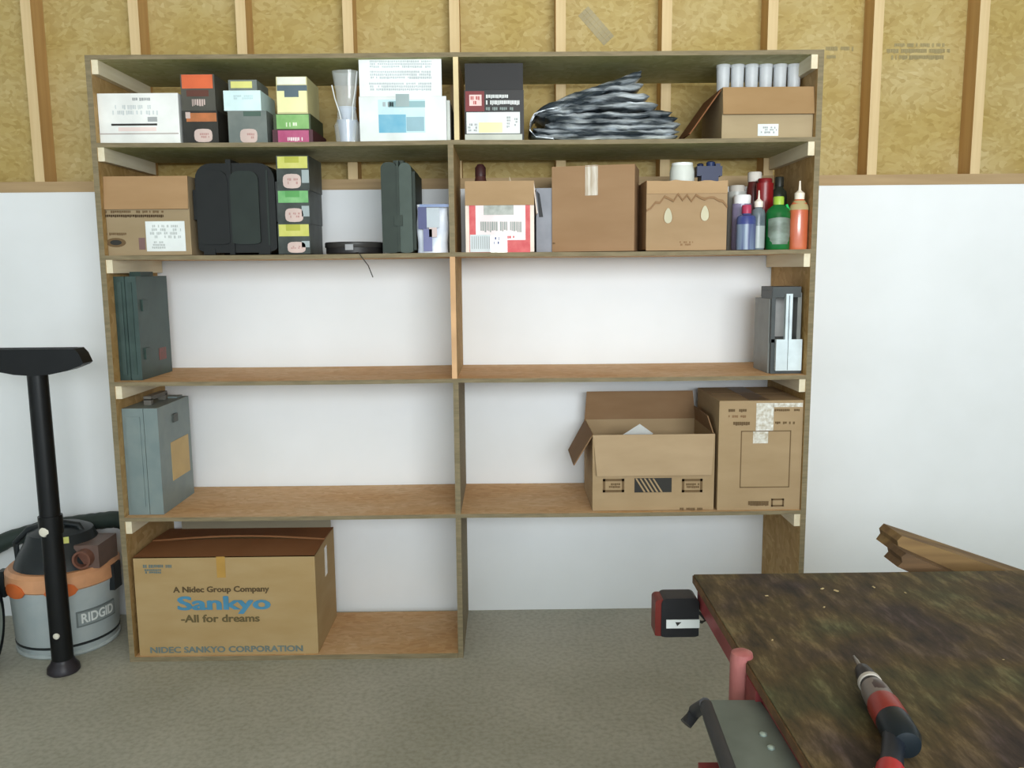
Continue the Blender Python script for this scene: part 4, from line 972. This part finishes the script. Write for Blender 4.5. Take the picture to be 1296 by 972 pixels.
mb = MB().box(-.002, .004, -bl, .002, ZT-.018, ZT-.003); mb.build('edge_strip', M_BE, bench)
mb = MB().box(.006, .026, -bl+.02, -.01, ZT-.062, ZT-.016); mb.build('side_rail', M_RS, bench, bevel=.002)
mb = MB().box(.03, bw-.03, -.030, -.01, ZT-.062, ZT-.016); mb.build('back_rail', M_RS, bench, bevel=.002)
mb = MB().box(bw-.026, bw-.006, -bl+.02, -.01, ZT-.062, ZT-.016); mb.build('side_rail', M_RS, bench, bevel=.002)
for x in (.16, bw-.21):
    for y in (-.065, -bl+.03): MB().box(x, x+.05, y, y+.05, 0, ZT-.02).build('leg', M_RS, bench, bevel=.003)
# wood crumbs
mb = MB(); rnd = random.Random(5)
for i in range(34):
    x = rnd.uniform(.06, 1.0); y = rnd.uniform(-.85, -.05); a = rnd.uniform(0, PI); s_ = rnd.uniform(.001, .0032)
    q = Matrix.Translation((x, y, ZT+.0002)) @ Matrix.Rotation(a, 4, 'Z')
    mb.box(-s_*1.4, s_*1.4, -s_*.6, s_*.6, 0, s_*.5, q)
o = mb.build('wood_chips', mat('chip_wood', (186, 166, 124), .8)); o.location = (bx0, by1, 0); o['kind'] = 'stuff'
tag(o, 'scattered pale wood chips on the dark bench top', 'wood chips')

# red clamp post and grey stand
pc = P(938, 822, Z=ZT+.02)
cl = thing('bench_clamp', 'grey steel clamp plate with red round post, fixed at the left edge of the workbench', 'clamp', (bx0, pc.y, ZT))
qx = P(938, 850, Z=ZT-.02).x-bx0
M_PK = mat('faded_red_paint', (152, 84, 84), .5, c2=(172, 106, 102), scale=24, stretch=(2, 2, .6)); M_GP = mat('grey_green_steel', (112, 120, 114), .5, c2=(92, 100, 94), scale=10, metal=.1)
rp_ = .0185
pcx = P(938, 860, Z=ZT-.04)
MB().lathe([(rp_, -.26), (rp_, -.004), (rp_*.9, .006), (rp_*.5, .010), (0, .010)], 28, Matrix.Translation((pcx.x-bx0, pcx.y-pc.y, 0))).build('post', M_PK, cl, smooth=True)
zp = -.035
def pl(px, py, dz=zp): q_ = P(px, py, Z=ZT+dz); return (q_.x-bx0, q_.y-pc.y)
out = [pl(890, 886), pl(961, 886), pl(1036, 985), pl(1078, 1040), pl(948, 1040), pl(925, 985)]
MB().prism(out, zp-.03, zp, 'Z').build('clamp_plate', M_GP, cl, bevel=.004, smooth=True)
a = pl(893, 888); b = pl(930, 985); c = pl(870, 905, -.09)
MB().tube([(a[0], a[1], zp-.004), (pl(880, 900, -.075)[0], pl(880, 900, -.075)[1], -.075), (pl(868, 916, -.09)[0], pl(868, 916, -.09)[1], -.09)], [.010, .011, .010], 10).build('bracket_arm', plastic('arm_black', (52, 52, 54), .5), cl, smooth=True)
MB().tube([(a[0]+.002, a[1], zp-.008), (b[0], b[1], zp-.008), (pl(955, 1040)[0], pl(955, 1040)[1], zp-.008)], .011, 10).build('side_flange', plastic('arm_black', (52, 52, 54), .5), cl, smooth=True)
for px, py in ((966, 930), (976, 947)):
    q_ = pl(px, py); MB().lathe([(.0055, 0), (.0055, .002), (.003, .004), (0, .004)], 12, Matrix.Translation((q_[0], q_[1], zp))).build('bolt', mat('pale_bolt', (172, 190, 184), .3, metal=.5), cl, smooth=True)
q_ = pl(905, 975, -.10); MB().box(q_[0]-.02, q_[0]+.012, q_[1]-.04, q_[1]+.02, -.20, -.10).build('lower_bracket', M_RS, cl, bevel=.003)
MB().box(-.004, .012, pl(938, 880)[1]-.02, pl(938, 880)[1]+.03, -.09, -.018).build('mounting_lug', M_RS, cl, bevel=.002)

# tape measure hooked over the far corner
ct = P(854, 778, Y=by1-.02)
tm = thing('tape_measure', 'black and red rounded tape measure with a white label, hooked beside the bench corner', 'tape measure', (ct.x, by1-.02, ct.z-.037), rz=0)
s_ = 1/ (F_PX/((Vector((ct.x, by1, ct.z))-CAM).dot(_f)))
w = 27*s_; h = 50*s_
MB().prism(rr(-w+.012, w, 0, h, .012), -.024, .024, 'Y').build('casing', plastic('tape_black', (28, 28, 30), .4), tm, bevel=.005, smooth=True)
MB().prism(rr(-w, -w+.022, .002, h-.003, .008), -.022, .022, 'Y').build('red_side', plastic('tape_red', (98, 34, 28), .4), tm, bevel=.004, smooth=True)
MB().box(-w+.022, w+.001, -.0256, -.023, h*.24, h*.46).build('white_label', mat('label_white', (206, 210, 208), .45), tm)
MB().prism([(-.004+.004, h*.30), (.004+.004, h*.40), (-.008+.004, h*.40)], -.0262, -.0254, 'Y').build('label_mark', M_INK, tm)
MB().tube([(w-.004, 0, h*.32), (w+.012, 0, h*.25), (w+.020, 0, h*.30), (bx0-ct.x-.0, .0, h*.62)], .003, 8).build('hook', M_INK, tm)

# cordless driver
tip = P(1080, 828, Z=ZT+.024); bk_ = P(1141, 926, Z=ZT+.028)
dr = thing('cordless_driver', 'red and black cordless driver with its bit pointing to the wall, lying on the workbench', 'power tool', (tip.x, tip.y, ZT))
d2 = Vector((bk_.x-tip.x, bk_.y-tip.y, 0)); LN = d2.length
dr.rotation_euler = (0, 0, math.atan2(d2.y, d2.x))
AX = Matrix.Translation((0, 0, .0225)) @ Matrix.Rotation(PI/2, 4, 'Y') @ Matrix.Diagonal((.86, .86, 1, 1))
k = LN
M_DK = plastic('driver_black', (40, 38, 40), .4); M_DR2 = plastic('driver_red', (138, 46, 40), .35); M_DGr = plastic('driver_grey', (112, 104, 100), .35)
MB().lathe([(0, 0), (.002, .003), (.0026, k*.06), (.0036, k*.08), (.0036, k*.22)], 10, AX).build('bit', mat('steel_bit', (140, 136, 130), .3, metal=.8), dr, smooth=True)
MB().lathe([(.008, k*.18), (.013, k*.22), (.0165, k*.30), (.0165, k*.38), (0, k*.38)], 24, AX).build('chuck', M_DK, dr, smooth=True)
MB().lathe([(.0165, k*.37), (.0195, k*.38), (.0195, k*.41), (.017, k*.42)], 24, AX).build('silver_ring', plastic('ring_silver', (176, 170, 162), .3), dr, smooth=True)
MB().lathe([(.0175, k*.41), (.0185, k*.47), (0, k*.47)], 24, AX).build('torque_collar', M_DK, dr, smooth=True)
MB().lathe([(.020, k*.46), (.0225, k*.52), (.0235, k*.66), (0, k*.66)], 24, AX).build('gear_case', M_DGr, dr, smooth=True)
MB().lathe([(.0215, k*.50), (.0236, k*.54), (.0240, k*.60), (.0215, k*.64)], 24, AX @ Matrix.Diagonal((1.02, .75, 1, 1))).build('case_inset', plastic('inset_dark', (70, 58, 58), .4), dr, smooth=True)
MB().lathe([(.0235, k*.65), (.0255, k*.68), (.0260, k*.85), (0, k*.85)], 28, AX).build('red_housing', M_DR2, dr, smooth=True)
MB().lathe([(.0255, k*.84), (.0262, k*.90), (.0255, k*1.04), (.020, k*1.10), (0, k*1.12)], 28, AX).build('rear_cap', plastic('cap_blue_black', (22, 30, 36), .35), dr, smooth=True)
inv = Matrix.Rotation(-dr.rotation_euler.z, 4, 'Z')
g0 = P(1132, 935, Z=ZT+.02)-Vector((tip.x, tip.y, ZT)); g1 = P(1127, 974, Z=ZT+.018)-Vector((tip.x, tip.y, ZT)); g2 = P(1121, 1020, Z=ZT+.018)-Vector((tip.x, tip.y, ZT))
g0, g1, g2 = inv @ g0, inv @ g1, inv @ g2
MB().tube([g0, g0.lerp(g1, .5), g1], [.015, .013, .015], 16).build('grip', plastic('grip_blue_black', (26, 32, 42), .4), dr, smooth=True)
MB().tube([g1, g1.lerp(g2, .15), g2], [.0165, .0170, .0170], 16).build('battery_foot', plastic('foot_red', (168, 40, 44), .35), dr, smooth=True)

# two offcut boards beyond the bench
M_OC = mat('offcut_wood', (142, 114, 72), .75, c2=(108, 82, 52), scale=3, stretch=(.8, 10, 10)); M_OC2 = mat('offcut_wood_dark', (108, 82, 54), .75, c2=(80, 60, 40), scale=3, stretch=(.8, 10, 10))
yb = by1+.16
for i, (pa, pb, hgt, m_, nm, lb, dep) in enumerate((((1124, 680), (1250, 722), .040, M_OC, 'wood_plank', 'upper of two rough wooden planks slanting behind the workbench', .01), ((1125, 697), (1190, 726), .034, M_OC2, 'wood_plank', 'lower darker of two rough wooden planks slanting behind the workbench', -.0455))):
    a = P(pa[0], pa[1], Y=yb+dep); b = P(pb[0], pb[1], Y=yb+dep); dirv = (b-a).normalized()
    end = a+dirv*((a.z-.03)/(-dirv.z)); Ln = (end-a).length
    ang = math.atan2(-dirv.z, dirv.x)
    q = Matrix.Rotation(ang, 4, 'Y')
    mb = MB(); mb.prism([(0, -hgt/2), (.004, -hgt*.1), (-.003, hgt*.15), (.003, hgt/2), (Ln, hgt/2), (Ln, -hgt/2)], -.045+dep, .045+dep, 'Y', q) if i == 0 else mb.prism([(0, -hgt/2), (.004, -hgt*.1), (-.003, hgt*.15), (.003, hgt/2), (Ln, hgt/2), (Ln, -hgt/2)], -.038+dep-.02, dep+.008, 'Y', q)
    o = mb.build(nm, m_, bevel=.002); o.location = (a.x, yb, a.z); tag(o, lb, 'plank')
bpy.context.view_layer.update()
